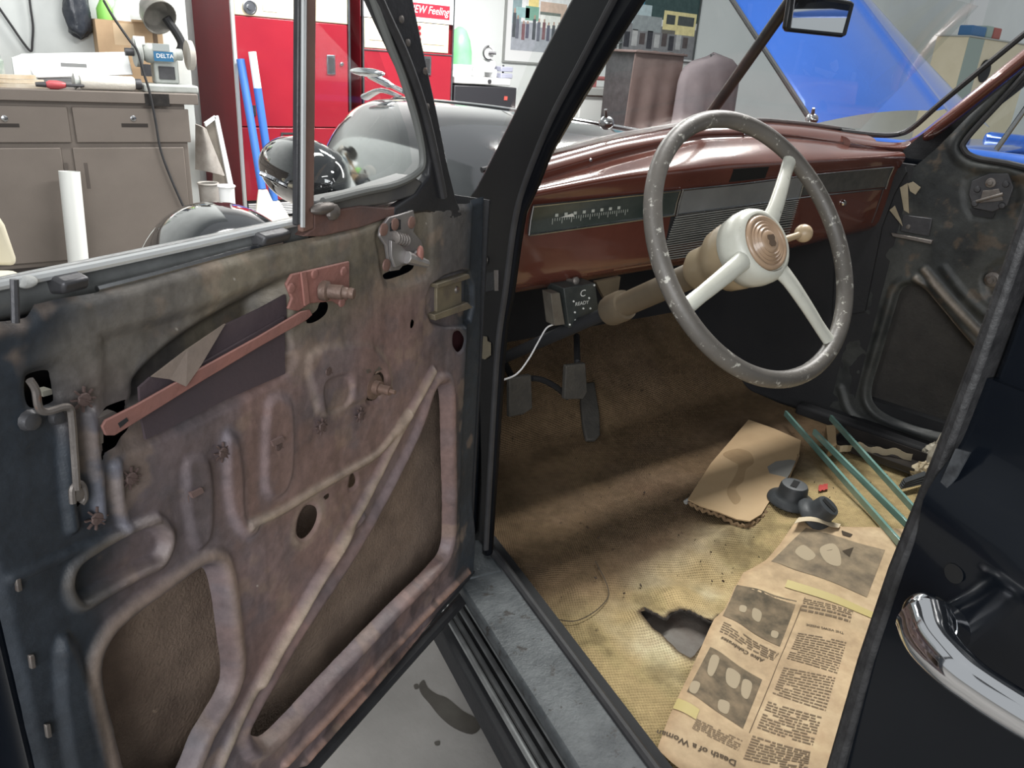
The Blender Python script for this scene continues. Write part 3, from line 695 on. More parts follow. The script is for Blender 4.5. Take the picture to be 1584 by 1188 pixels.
CAR.part('rear_window_frame', prism([LS.pt(l, z, -.03) for l, z in rre[4:]]+[LS.pt(l-.085, z, -.03) for l, z in rre[:3:-1]], LS.n*.03), BLACK, RDOOR, bev=.006)
CAR.part('door_edge_flange', prism([LS.pt(l, z, -.012) for l, z in rlz]+[LS.pt(l, z, -.012) for l, z in rre[::-1]], LS.n*.03), mat('flange_black', (.010, .010, .011), .5, c2=(.03, .03, .031), ns=60, bump=.4, bs=90), RDOOR, bev=.004)
CAR.part('edge_seal', tube([LS.pt(l-.007, z, -.02) for l, z in rlz], .009, 8), RUBBER, RDOOR)
for zz in (1330, 1010), (1312, 1075), (1388, 850): CAR.part('seal_clip', LS.poly([(zz[0], zz[1]), (zz[0]+20, zz[1]-8), (zz[0]+8, zz[1]+38), (zz[0]-10, zz[1]+34)], -.02, .0), RUBBER, RDOOR, bev=.004)
CAR.part('belt_cap', LS.poly([(1478, 694), (1500, 700), (1478, 740), (1452, 770), (1446, 765)], .020, .022), mat('scuffed_belt', (.12, .13, .14), .35, .2, c2=(.015, .016, .018), ns=30), RDOOR)
HF = Frame((.545, 0), (0, 1), (-1, 0))
CAR.part('plug_hole', lathe(HF.px(1476, 887, -.018), (-1, .05, 0), [(.008, 0), (.008, .0012), (0, .0012)], 16), mat('hole_black', (.002, .002, .002), .9), RDOOR)
hp = spline([HF.px(1428, 958, .022), HF.px(1440, 992, .034), HF.px(1472, 1028, .042), HF.px(1520, 1066, .044), HF.px(1600, 1116, .044), HF.px(1690, 1165, .042)], 7)
CAR.part('door_handle', tube(hp, np.interp(np.linspace(0, 1, len(hp)), [0, .12, .3, .55, 1], [.0235, .0225, .0195, .0165, .015]), 18, upv=(-1, 0, 0), flat=(1, .8)), CHROME, RDOOR, label='curved chrome outside handle', smooth=80)
CAR.part('handle_base', join(ellipsoid(HF.px(1436, 958, .016), (.016, 0, 0), (0, .021, 0), (0, 0, .021), 22, 14), tube([HF.px(1446, 966, .012), HF.px(1462, 972, -.02)], [.016, .021], 18)), CHROME, RDOOR, smooth=80)
# ---- passenger door -------------------------------------------------
def rl(pts, sm=0, closed=True):
    P = [RD.lz(x, y) for x, y in pts]; return [tuple(q) for q in spline(P, sm, closed)] if sm else P
pw = rl([(1492, 232), (1495, 215), (1545, 160), (1640, 60), (1800, -70), (2200, -80), (2200, 300), (1700, 278), (1560, 253), (1510, 244)], 4)
pwb = pw
ph = rl([(1408, 442), (1392, 450), (1382, 480), (1358, 560), (1346, 605), (1352, 628), (1375, 645), (1420, 662), (1480, 676), (1560, 690), (1640, 690), (1640, 640), (1560, 590), (1500, 530), (1450, 470), (1428, 446)], 5)
pk1 = rl([(1430, 418), (1470, 465), (1530, 530), (1590, 590)], 3, False)
pk2 = rl([(1418, 430), (1460, 485), (1520, 550), (1590, 620)], 3, False)
pk3 = rl([(1460, 415), (1500, 465), (1560, 515)], 3, False)
pk4 = rl([(1300, 600), (1320, 645), (1400, 680), (1500, 710), (1600, 725)], 4, False)
pcup = rl([(1515, 440), (1522, 415), (1560, 395), (1590, 400), (1590, 465), (1560, 475), (1525, 465)], 4)
pbxr = rl([(1490, 275), (1565, 262), (1575, 325), (1500, 340)], 3)
pout = [(-.02, .40), (1.05, .40), (1.05, 1.62), RD.lz(1690, 20), RD.lz(1600, 96), RD.lz(1500, 178), RD.lz(1446, 232), RD.lz(1410, 262), RD.lz(1390, 290), RD.lz(1330, 480), (-.02, .7)]
def pd_h(X, Y, sd):
    h = np.zeros(X.shape)
    d = sd_poly(X, Y, ph); h += .008*bumpf(d-.018, .018)-.012*(1-sst(0, .012, d))
    d = sd_poly(X, Y, pw); h += .010*bumpf(d-.02, .022)-.014*(1-sst(0, .012, d))
    for r_, a_ in ((pk1, .010), (pk2, .008), (pk3, .005), (pk4, .008)): h += a_*bumpf(d_line(X, Y, r_), .017)
    h -= .010*(1-sst(-.02, .004, sd_poly(X, Y, pcup))); h -= .005*(1-sst(-.012, .003, sd_poly(X, Y, pbxr)))
    return h+.004*(fbm(X, Y, 12, 33)-.5)
def pd_c(X, Y, sd, h):
    n = fbm(X, Y, 10, 51); n2 = fbm(X, Y, 28, 55)
    c = lerp([.022, .025, .026], [.055, .058, .055], sst(.35, .7, n))
    c = lerp(c, [.16, .11, .07], sst(.62, .74, n2)*.4*sst(.7, .9, Y))
    for r_ in (pk1, pk2): c = lerp(c, [.20, .165, .13], bumpf(d_line(X, Y, r_), .014)*.8)
    return c
mf, cl = panel(-.02, 1.05, .40, 1.62, .0045, pout, [ph, pw], pd_h, pd_c, lambda l, z, h: RD.p0+np.outer(l, RD.u)+np.outer(z, UP)+np.outer(h, RD.n))
PD = CAR.part('passenger_door', mf, DOORP, colors=cl, smooth=50, label='closed passenger door with dark stripped inner panel')
P_ = lambda name, m_, mt, **k: CAR.part(name, m_, mt, PD, **k)
P_('outer_skin', RD.box(-.02, 1.05, .42, 1.19, -.085, -.08), BLACK)
P_('insulation_pad', RD.box(-.0, 1.04, .43, .95, -.07, -.055), mat('black_insulation', (.045, .042, .038), .9, c2=(.03, .028, .026), ns=16, bump=1.0, bs=90))
P_('window_gasket', tube([RD.pt(l, z, .002) for l, z in pw], .008, 8, closed=True), RUBBER)
P_('window_bead', tube([RD.pt(l, z, -.012) for l, z in pw], .0035, 8, closed=True), OLDCHROME)
pg = [RD.pt(l, z, -.02) for l, z in pw]
P_('window_pane', (np.array(pg), [tuple(range(len(pg)))]), GLASS, smooth=0)
P_('vent_divider', tube([RD.px(1541, 232, -.018), RD.px(1620, 120, -.018)], .008, 8, flat=(1, .6)), OLDCHROME)
P_('latch_bracket', join(RD.poly([(1503, 280), (1530, 268), (1560, 268), (1568, 290), (1558, 318), (1535, 328), (1505, 322), (1498, 300)], .0, .006)), DARKSTEEL, bev=.002)
P_('latch_cam', join(lathe(RD.px(1533, 283, .006), RD.n, [(.013, 0), (.013, .006), (.006, .007), (.006, .012), (0, .012)], 14), RD.poly([(1520, 295), (1545, 292), (1552, 310), (1515, 314)], .006, .014), tube([RD.px(1510, 312, .012), RD.px(1552, 300, .014)], .005, 8)), STEEL, bev=.001)
for x_, y_ in ((1512, 293), (1556, 285), (1508, 315), (1550, 318)): P_('latch_screw', lathe(RD.px(x_, y_, .006), RD.n, [(.009, 0), (.007, .004), (0, .005)], 12), DARKSTEEL)
P_('latch_gap', RD.poly([(1500, 322), (1540, 328), (1535, 338), (1505, 333)], .0, .0025), BLACKMATT)
P_('check_plate', join(RD.poly([(1396, 332), (1442, 338), (1437, 366), (1392, 358)], .002, .006)), DARKSTEEL, bev=.002)
P_('check_ledge', RD.poly([(1378, 360), (1442, 372), (1440, 378), (1380, 366)], .0, .014), STEEL, bev=.002)
P_('check_bolt', join(lathe(RD.px(1405, 351, .006), RD.n, [(.007, 0), (.006, .004), (0, .005)], 12)), STEEL)
P_('crank_spindle', lathe(RD.px(1536, 432, .0), RD.n, [(.020, 0), (.020, .006), (.012, .008), (.012, .016), (.007, .016), (.007, .03), (0, .03)], 16), STEEL, label='round steel crank spindle')
for i_, q in enumerate(([(1392, 290), (1404, 283), (1406, 330), (1398, 325)], [(1404, 284), (1412, 281), (1424, 290), (1416, 301), (1408, 296)], [(1376, 325), (1384, 318), (1394, 342), (1396, 350)])):
    P_('torn_paper', RD.poly(q, .004+.004*i_, .006+.004*i_), mat('old_paper', (.36, .31, .22), .9, c2=(.27, .23, .16), ns=20) if i_ == 0 else bpy.data.materials['old_paper'])
CAR.part('right_lower_panel', RD.box(-.62, 1.2, .24, .46, -.11, -.022), BLACKMATT)
CAR.part('right_sill', pbox(RD.pt(-.1, .365, .03), RD.u*1.3, UP*.04, RD.n*.05), BLACKMATT, bev=.01)
CAR.part('right_front_pillar', prism([RD.pt(*RD.lz(x, y), -.02) for x, y in ((1380, 262), (1402, 258), (1404, 266), (1385, 300), (1366, 350), (1340, 480), (1290, 490), (1300, 300))], RD.n*.03), BLACKMATT)
CAR.part('right_pillar_post', prism([RD.pt(*RD.lz(x, y, -.12), -.12) for x, y in ((1392, 238), (1440, 198), (1500, 148), (1600, 66), (1690, -8), (1700, 40), (1600, 122), (1500, 200), (1436, 250), (1400, 275))], RD.n*.012), BLACKMATT)
# ---- dashboard --------------------------------------------------------
ROWS = [
 ([(835, 243), (950, 213), (1085, 190), (1180, 188), (1250, 194), (1330, 206), (1400, 214)], -.125),
 ([(834, 252), (950, 220), (1085, 195), (1180, 193), (1250, 200), (1330, 212), (1400, 220)], -.085),
 ([(830, 268), (950, 233), (1085, 205), (1180, 203), (1250, 211), (1330, 223), (1395, 230)], -.065),
 ([(829, 283), (950, 246), (1085, 214), (1180, 211), (1250, 217), (1330, 227), (1395, 233)], -.062),
 ([(828, 287), (950, 256), (1085, 229), (1180, 224), (1250, 226), (1330, 231), (1392, 235)], -.025),
 ([(825, 292), (900, 277), (970, 264), (1120, 246), (1240, 241), (1378, 236)], .010),
 ([(822, 304), (900, 288), (970, 277), (1120, 261), (1240, 253), (1378, 245)], .022),
 ([(820, 317), (1000, 298), (1140, 284), (1250, 270), (1376, 258)], .014),
 ([(820, 340), (1000, 318), (1140, 301), (1250, 287), (1374, 274)], .008),
 ([(820, 362), (1000, 337), (1140, 318), (1250, 303), (1372, 290)], .006),
 ([(812, 400), (1000, 372), (1200, 340), (1370, 318)], .002),
 ([(802, 440), (1000, 406), (1225, 374), (1362, 344)], -.006),
 ([(800, 452), (1000, 418), (1225, 384), (1360, 352)], -.03)]
LL = np.linspace(-1.345, .0, 64)
def rowcurve(pts, off):
    q = sorted(DS.lz(x, y, off) for x, y in pts)
    l = np.array([a for a, b in q]); z = np.array([b for a, b in q])
    out = np.interp(LL, l, z)
    m0 = (z[1]-z[0])/(l[1]-l[0]); out = np.where(LL < l[0], z[0]+m0*(LL-l[0]), out)
    k = np.array([1, 2, 3, 2, 1])/9.
    pad = np.concatenate([[out[0]*2-out[1]]*2, out, [out[-1]]*2]); return np.convolve(pad, k, 'valid')
RZ = np.array([rowcurve(p, o) for p, o in ROWS]); RO = np.array([o for p, o in ROWS])
tt = np.linspace(0, len(ROWS)-1, 60)
def rint(a):                                   # smooth interpolation down the rows
    return spline(np.asarray(a)[:, None], 6)[:, 0]
RO2 = rint(RO); RZ2 = np.stack([rint(RZ[:, j]) for j in range(RZ.shape[1])], 1)
nr, nc = RZ2.shape
Vd = np.array([DS.pt(LL[j], RZ2[i, j], RO2[i]) for i in range(nr) for j in range(nc)])
fd = [(i*nc+j, (i+1)*nc+j, (i+1)*nc+j+1, i*nc+j+1) for i in range(nr-1) for j in range(nc-1)]
DASHO = CAR.part('dashboard', sheet((Vd, fd), Vv*.004), DASH, smooth=70, label='glossy maroon-brown metal dashboard')
def dp(l, r, off=0):
    """point on the dash at lateral l and fractional row r, lifted by off"""
    z = np.interp(l, LL, [np.interp(r, np.arange(len(ROWS)), RZ[:, j]) for j in range(nc)]) if False else None
    j = np.interp(l, LL, np.arange(nc)); j0 = int(min(j, nc-2)); f_ = j-j0
    zz = np.interp(r, np.arange(len(ROWS)), RZ[:, j0])*(1-f_)+np.interp(r, np.arange(len(ROWS)), RZ[:, j0+1])*f_
    return DS.pt(l, zz, np.interp(r, np.arange(len(ROWS)), RO)+off)
def dl_(px_, py_): return DS.lz(px_, py_, .012)[0]
def band(l0, l1, r0, r1, off, th, n=16, slant=0):
    g = gridmesh(lambda u, v: dp(l0+(l1-l0)*u+slant*(v), r0+(r1-r0)*v, off), n, 6); return sheet(g, Vv*th)
K = lambda name, m_, mt, **k: CAR.part(name, m_, mt, DASHO, **k)
la, lb, lc_, ld, le_ = dl_(820, 340), dl_(1046, 310), dl_(1050, 310), dl_(1240, 290), dl_(1375, 272)
GA = mat('gauge_face', (.030, .040, .036), .15, coat=.9, c2=(.055, .065, .058), ns=12)
K('gauge_panel', band(la, lb, 7.1, 8.95, .004, .004), GA, label='long dark gauge lens with pale markings')
K('gauge_trim', join(tube([dp(l, 7.05, .006) for l in np.linspace(la, lb, 14)], .003, 8), tube([dp(l, 9.0, .006) for l in np.linspace(la, lb, 14)], .003, 8), tube([dp(la, r, .006) for r in (7.05, 8, 9)], .0025, 8), tube([dp(lb, r, .006) for r in (7.05, 8, 9)], .0025, 8)), OLDCHROME)
TICK = mat('gauge_print', (.42, .44, .40), .5)
tk = []
for k in range(34):
    l = la+.055+k*.0062; rr = 8.05+.16*math.sin(k*.5)*0; hgt = .22 if k % 4 == 0 else .12
    a = dp(l, rr, .0052); tk.append(pbox(a, U*.0012, UP*(-.012 if k % 4 == 0 else -.006), -Vv*.0003))
for k in range(8):
    a = dp(la+.06+k*.024, 7.75, .0052); tk.append(pbox(a, U*.008, UP*-.006, -Vv*.0003))
K('gauge_marks', join(*tk), TICK)
K('gauge_needle', prism([dp(la+.075, 8.05, .0056), dp(la+.105, 7.85, .0056), dp(la+.112, 8.1, .0056)], -Vv*.0006), mat('needle_white', (.6, .6, .56), .4))
K('radio_dial', band(lc_, ld, 7.15, 9.0, .004, .004), mat('radio_glass', (.15, .155, .155), .12, coat=.8, c2=(.20, .205, .205), ns=8), label='grey radio dial strip')
K('glovebox_trim', band(ld+.012, le_, 7.1, 8.9, .003, .003), mat('engine_turned_trim', (.15, .145, .135), .4, .5, c2=(.10, .10, .095), ns=40, wear=(.26, .25, .23), wearamt=.64, ws=70), label='engine-turned glovebox strip')
for r_ in (7.02, 9.02): K('trim_line', tube([dp(l, r_, .005) for l in np.linspace(lc_, le_, 16)], .0022, 6), OLDCHROME)
for l_ in (lc_, ld, le_): K('trim_end', tube([dp(l_, r, .006) for r in (7.0, 8, 9.05)], .0028, 6), OLDCHROME)
SL = mat('grille_slat', (.30, .30, .28), .35, .2, c2=(.22, .22, .205), ns=20)
K('speaker_back', band(lc_-.012, ld, 9.1, 11.0, .001, .002), BLACKMATT)
for k in range(19):
    r_ = 9.12+k*.102
    K('grille_slat', tube([dp(l, r_, .006) for l in np.linspace(lc_-.001-.0012*k, ld-.002, 10)], .0021, 6, flat=(1.3, .8)), SL)
K('ash_tray_slot', band(dl_(1128, 268), dl_(1183, 262), 6.05, 6.85, .002, .003, 6), mat('slot_void', (.002, .002, .002), .9), label='black empty slot in the dash top')
K('glovebox_line', tube([dp(le_-.004, r, .002) for r in (9, 9.6, 10.2, 10.9)], .0016, 6), DARKSTEEL)
pk = dp(dl_(1308, 313), 9.55, .002)
K('glovebox_lock', lathe(pk, -Vv, [(.009, 0), (.009, .003), (.006, .006), (.003, .006), (0, .004)], 16), CHROME)
for x_, r_ in ((917, 2.3), (836, 3.0), (1150, 2.4), (1310, 2.4)):
    K('moulding_screw', lathe(dp(DS.lz(x_, 230, -.06)[0], r_, .001), -Vv, [(.004, 0), (.003, .002), (0, .002)], 10), OLDCHROME)
K('choke_knob', lathe(DS.px(887, 434, .006), -Vv+.2*UP, [(.004, -.02), (.004, .004), (.008, .004), (.0085, .010), (.004, .013), (0, .013)], 14), STEEL)
# lower bracket under the dash
K('column_bracket', DS.poly([(922, 436), (960, 428), (956, 456), (940, 470), (930, 452)], -.01, .0), COLUMN)
# ---- steering ---------------------------------------------------------
SC = np.array([.909, .949, 1.127]); SN = nrm([.137, -.835, .533])
sa = nrm(np.cross(SN, UP)); sb = np.cross(sa, SN); sb = sb if sb[2] > 0 else -sb
Rw = .22
def wp(px_, py_): w = onp(px_, py_, SC, SN)-SC; return math.atan2(w @ sb, w @ sa)
WH = CAR.part('steering_wheel', tube([SC+Rw*(math.cos(t)*sa+math.sin(t)*sb) for t in np.linspace(0, 2*math.pi, 97)[:-1]], .0143, 16, closed=True), WHEELRIM, smooth=180, label='large steering wheel with worn grey-cream rim')
S_ = lambda name, m_, mt, **k: CAR.part(name, m_, mt, WH, **k)
for px_, py_ in ((1226, 236), (1292, 540), (1058, 478)):
    t = wp(px_, py_); e = math.cos(t)*sa+math.sin(t)*sb
    pts = [SC+e*r_+SN*h_ for r_, h_ in ((.035, .006), (.075, .010), (.13, .007), (.18, .002), (Rw-.004, 0))]
    S_('spoke', tube(spline(pts, 5), np.interp(np.linspace(0, 1, 21), [0, .25, .7, .9, 1], [.019, .015, .0125, .013, .017]), 14, flat=(1, .62), upv=SN), WHEELW, smooth=80)
S_('hub', lathe(SC, SN, [(.050, -.035), (.060, -.03), (.0635, -.012), (.063, .006), (.058, .016), (.052, .021), (.049, .021), (.047, .014), (0, .014)], 40), WHEELW, smooth=60)
HB = mat('horn_button_tan', (.43, .30, .20), .35, c2=(.36, .25, .165), ns=16, coat=.3)
S_('horn_button', lathe(SC, SN, [(.046, .013), (.046, .020), (.043, .024), (.039, .024), (.037, .021), (.034, .0245), (.031, .0225), (.028, .0265), (.025, .0245), (.022, .0285), (.019, .0265), (.016, .0295), (.012, .030), (0, .0305)], 40), HB, smooth=60, label='tan horn button with concentric rings')
def ep(x, y): return SC+SN*.0312+sa*x+sb*y
S_('emblem', prism([ep(x, y)-SN*.001 for x, y in ((-.007, .009), (.007, .009), (.0085, .004), (.006, .0), (.008, -.006), (.004, -.010), (-.004, -.010), (-.008, -.006), (-.006, 0), (-.0085, .004))], SN*.0016), mat('emblem_dark', (.12, .085, .06), .4), label='small dark crest')
COL = CAR.part('steering_column', tube([SC-SN*.10, SC-SN*.385], .0235, 18), COLUMN, label='tan steering column')
CAR.part('column_collar', lathe(SC, -SN, [(.057, .030), (.058, .045), (.054, .07), (.044, .085), (.040, .10), (.040, .125), (.030, .14), (.024, .142)], 30), mat('collar_tan', (.36, .285, .185), .35, c2=(.29, .225, .14), ns=10, coat=.3), COL)
CAR.part('lower_column', tube([SC-SN*.38, SC-SN*.95], .014, 12), BLACKMATT, COL)  # coloured black so the column fades into the darkness under the dash
CAR.part('column_clamp', join(lathe(SC-SN*.335, -SN, [(.030, 0), (.032, .01), (.032, .04), (.030, .05)], 20)), COLUMN, COL)
g0 = SC-SN*.065+.05*nrm(sa*1+.0*sb); 
kn = onp(1243, 361, SC-SN*.05, SN); g1 = SC-SN*.05+.055*nrm(kn-(SC-SN*.05))
CAR.part('shift_lever', tube([SC-SN*.055+.03*nrm(kn-SC), g1, kn], [.008, .0065, .006], 12), TAN, COL)
CAR.part('shift_knob', ellipsoid(kn, (.0165, 0, 0), (0, .0165, 0), (0, 0, .0165), 20, 14), TAN, COL, label='round cream shift knob')
# signal switch box below the dash
SB = CAR.part('control_box', join(DS.poly([(872, 446), (921, 438), (929, 497), (880, 508)], -.03, .03)), mat('box_black', (.022, .026, .026), .5, c2=(.04, .045, .042), ns=30, bump=.2), bev=.002, label='small black switch box with white markings')
CAR.part('box_side', DS.poly([(852, 454), (866, 453), (874, 502), (858, 504)], .0, .03), mat('box_side_metal', (.15, .135, .11), .6, .3, c2=(.10, .085, .07), ns=30, bump=.2), SB, bev=.001)
WP = mat('white_print', (.62, .63, .60), .5)
for x_, y_ in ((919, 441), (887, 466), (911, 461), (902, 477), (913, 477), (889, 483), (926, 479), (914, 490), (890, 495), (881, 502)):
    CAR.part('box_rivet', lathe(DS.px(x_, y_, .03), -Vv, [(.0022, 0), (.002, .002), (0, .0025)], 8), WP, SB)
def bxm(x, y): return DS.px(901+x*52+y*6, 472+x*-9-y*60, .0306)
CAR.part('box_lettering', join(textmesh('C', .25, lambda x, y: bxm(x-.02, y+.30)), textmesh('READY', .13, lambda x, y: bxm(x-.02, y+.05))), WP, SB, smooth=0)
solo('white_wire', tube(spline([DS.px(856, 502, .015), DS.px(845, 508, .02), DS.px(832, 530, .04), DS.px(818, 555, .06), DS.px(800, 578, .08), DS.px(778, 588, .09), DS.px(764, 592, .08)], 6), .0018, 6), mat('wire_white', (.7, .7, .7), .4), 'thin white wire hanging from the black box under the dash', 'wire')
# ---- pedals -----------------------------------------------------------
PF = Frame(np.array([2.0, 1.6, 0])+Vv*.18, U, -Vv)
PED = mat('pedal_rubber', (.05, .047, .042), .8, c2=(.075, .07, .06), ns=30, bump=.6, bs=150)
for k, (q, st) in enumerate((([(788, 586), (822, 580), (824, 632), (812, 640), (788, 646)], [(806, 640), (800, 600), (780, 560)]), ([(876, 566), (906, 562), (909, 606), (902, 618), (873, 618)], [(890, 600), (893, 560), (892, 520)]))):
    pe = CAR.part('brake_pedal' if k else 'clutch_pedal', PF.poly(q, .0, .014), PED, bev=.003)
    CAR.part('pedal_arm', tube([PF.px(*st[0], -.004), PF.px(*st[1], -.02), PF.px(*st[2], -.15)], .009, 8), BLACKMATT, pe)
CAR.part('pedal_link', tube(PF.line([(822, 585), (840, 588), (862, 600), (878, 615)], -.05, 5), .008, 8), BLACKMATT)
TN = nrm(-Vv*.53+UP*.85)
tp0 = np.array([2.0, 1.6, 0])-U*1.0; w0 = vdist(*tp0[:2])
tpl = tp0+Vv*(TOE+.15-w0)+UP*(.372+.62*.15+.03)
acc = [onp(x, y, tpl, TN) for x, y in ((905, 592), (920, 590), (928, 640), (929, 672), (922, 680), (908, 680), (903, 660), (899, 620))]
CAR.part('accelerator_pedal', prism(acc, -TN*.014), PED, bev=.004)
# ---- windshield -------------------------------------------------------
def wbase(l): return DS.pt(l, np.interp(l, LL, RZ[0]), RO[0])
def wtop(l): return wbase(l)+(-Vv)*.27+UP*.32
lm = DS.lz(1091, 184, -.125)[0]
rg = .006
GASK = tube([wbase(l)+UP*.004 for l in np.linspace(LL[0], LL[-1]-.05, 40)], rg, 8)
CAR.part('windshield_gasket', GASK, RUBBER)
bar_b = onp(1092, 186, wbase(lm), Vv); bar_t = onp(1226, -4, wbase(lm)-Vv*.235, Vv)
d_ = bar_t-bar_b
CAR.part('windshield_divider', tube([bar_b-d_*.02, bar_t+d_*.3], .0135, 12, flat=(1, .9)), mat('divider_black', (.02, .019, .02), .35, c2=(.05, .035, .03), ns=14), label='dark centre windshield bar')
for nm, l0, l1 in (('left', LL[0]+.01, lm), ('right', lm, LL[-1]-.03)):
    q = np.array([wbase(l0), wbase(l1), wbase(l1)+d_*1.25, wbase(l0)+d_*1.25])
    CAR.part('windshield_pane', (q, [(0, 1, 2, 3)]), GLASS, smooth=0, label='clear windshield pane, one of two')
# right garnish moulding and gasket, climbing the pillar
rp_ = [np.array(onp(x, y, DS.pt(0, 0, -.11)-np.array([0, 0, 0]), Vv)) for x, y in ((1330, 222), (1392, 226), (1418, 206))]
gm = [DS.px(1300, 221, -.075), DS.px(1360, 229, -.075), DS.px(1400, 229, -.07)]
cl0 = DS.px(1400, 214, -.10)
up_ = lambda px_, py_, k: onp(px_, py_, cl0+d_*k-Vv*(.02+.045*min(1, k*3)), Vv)
CAR.part('garnish_moulding', tube(spline(gm+[up_(1424, 217, .12), up_(1460, 190, .4), up_(1520, 142, .8), up_(1600, 77, 1.2), up_(1690, 5, 1.6)], 6), .031, 12, flat=(1, .6)), DASH, smooth=80, label='brown windshield garnish moulding')
CAR.part('pillar_gasket', tube(spline([DS.px(1300, 203, -.12), DS.px(1360, 209, -.12), DS.px(1392, 207, -.115), up_(1414, 196, .12), up_(1450, 164, .4), up_(1510, 114, .8), up_(1590, 48, 1.2)], 6), .008, 8), RUBBER)
# mirror
MFp = Frame(bar_t-Vv*.06, U, -Vv)
mc = [(1229, -12), (1321, 4), (1308, 54), (1220, 46)]
MIR = CAR.part('rearview_mirror', MFp.poly([(1226, -16), (1318, 1), (1323, 5), (1310, 55), (1304, 58), (1220, 49), (1216, 44)], -.012, .0), mat('mirror_frame', (.012, .012, .013), .35), bev=.004, label='rear-view mirror in black frame')
CAR.part('mirror_glass', MFp.poly([(1231, -8), (1315, 8), (1303, 51), (1224, 43)], .0, .001), mat('mirror_silver', (.9, .92, .95), .02, 1), MIR)
CAR.part('mirror_stem', tube([MFp.px(1262, 10, -.012), bar_t+d_*.12], .007, 8), DARKSTEEL, MIR)
# ---- hood, fenders, wipers outside the glass --------------------------
HC0 = np.array([1.335, 1.66, 0.])
def hood(u, v):                      # v 0 cowl .. 1 nose ; u across
    s_ = 1.86*v
    wd = .70-.10*v-.29*v**2
    a = (u*2-1)
    top = 1.215+.02*math.sin(v*math.pi)-.02*v-.06*max(0, v-.88)/.12*max(0, v-.88)/.12
    zz = top-.60*(1-v*.1)*(1-math.sqrt(max(0, 1-min(1, abs(a))**2.6)))
    lat = a*wd
    nose = .10*max(0, 1-abs(a)**2) if v > .999 else 0
    return HC0+Vv*(s_)+U*lat+UP*zz
HOOD = CAR.part('hood', gridmesh(hood, 41, 40), GLOSS, smooth=80, label='glossy black hood')
def nosef(u, v):
    a = (u*2-1); b = hood(u, 1.0); t = v*math.pi/2
    k = b+Vv*.14*math.sin(t)*math.sqrt(max(0, 1-a*a)); c_ = HC0+Vv*1.86+UP*.75
    k = k+(np.array([c_[0], c_[1], b[2]])-np.array([b[0], b[1], b[2]]))*.25*(1-math.cos(t))
    k[2] = b[2]-.55*(1-math.cos(t)); return k
CAR.part('hood_nose', gridmesh(nosef, 41, 12), GLOSS, smooth=80)
CAR.part('hood_spear', tube([hood(.5, v)+UP*.004 for v in np.linspace(.03, 1, 20)], .006, 8, flat=(1.4, .7)), CHROME, HOOD)
on = ony(578, 130, 3.5)
CAR.part('hood_ornament', join(ellipsoid(ony(568, 112, 3.5), U*.015+Vv*.05, UP*.018, Vv*-.11+U*.03, 16, 12), tube(spline([ony(572, 116, 3.5), ony(600, 130, 3.42), ony(625, 142, 3.3)], 5), [.016]*6+[.010]*5, 10), tube(spline([ony(566, 150, 3.55), ony(590, 140, 3.45), ony(620, 150, 3.3)], 5), np.linspace(.03, .012, 11), 12, flat=(1, .5))), CHROME, HOOD, smooth=80, label='swept chrome hood ornament')
# front fender, lamp pod
def blob(c, fwd, lat, height, sq=2.3, n=36, m_=26):
    c = np.asarray(c, float)
    def f(u, v):
        a = u*2*math.pi; b = v*math.pi/2
        cx_, sy_ = math.cos(a), math.sin(a)
        rr = math.sin(b)**(2/sq)
        px_ = abs(cx_)**(2/sq)*np.sign(cx_)*rr; py_ = abs(sy_)**(2/sq)*np.sign(sy_)*rr
        return c+Vv*fwd*px_+U*lat*py_+UP*height*math.cos(b)**(2/sq)
    V, f_ = gridmesh(f, n, m_, True); return V, [q[::-1] for q in f_]
fc = ony(330, 315, 2.45)
CAR.part('front_fender', blob((fc[0]+.05, fc[1]+.26, .30), .58, .31, fc[2]-.30-.055), GLOSS, smooth=80, label='rounded glossy black front fender')
pc = ony(455, 255, 3.25)
POD = CAR.part('headlamp_pod', ellipsoid((pc[0]+.03, pc[1], pc[2]-.025), Vv*.34, U*.135, UP*.135, 30, 18), GLOSS, smooth=80, label='teardrop headlamp housing')
CAR.part('pod_trim', tube(spline([ony(403, 268, 3.12), ony(420, 276, 3.10), ony(440, 286, 3.10), ony(470, 300, 3.10)], 5), .010, 8), CHROME, POD)
CAR.part('fender_catwalk', gridmesh(lambda u, v: HC0+Vv*(.20+1.0*v)+U*(-.60+.05*v+.07*v*v-u*(.16+.12*v))+UP*(.93-.02*v-.03*u-.25*u*u+.05*math.sin(math.pi*v)), 14, 14), GLOSS, smooth=80)
CAR.part('cowl_side', pbox((.585, 1.30, .42), (.02, 0, 0), (-.04, .5, 0), (0, 0, .46)), BLACK, bev=.01)
for x_, y_ in ((938, 190), (1256, 184)):
    b_ = onp(x_, y_, HC0+Vv*.02, Vv)
    CAR.part('wiper_pivot', join(ellipsoid(b_, (.018, 0, 0), (0, .018, 0), (0, 0, .016), 14, 10), tube([b_, b_+np.array([-.012, -.01, .03])], [.007, .004], 8)), OLDCHROME)
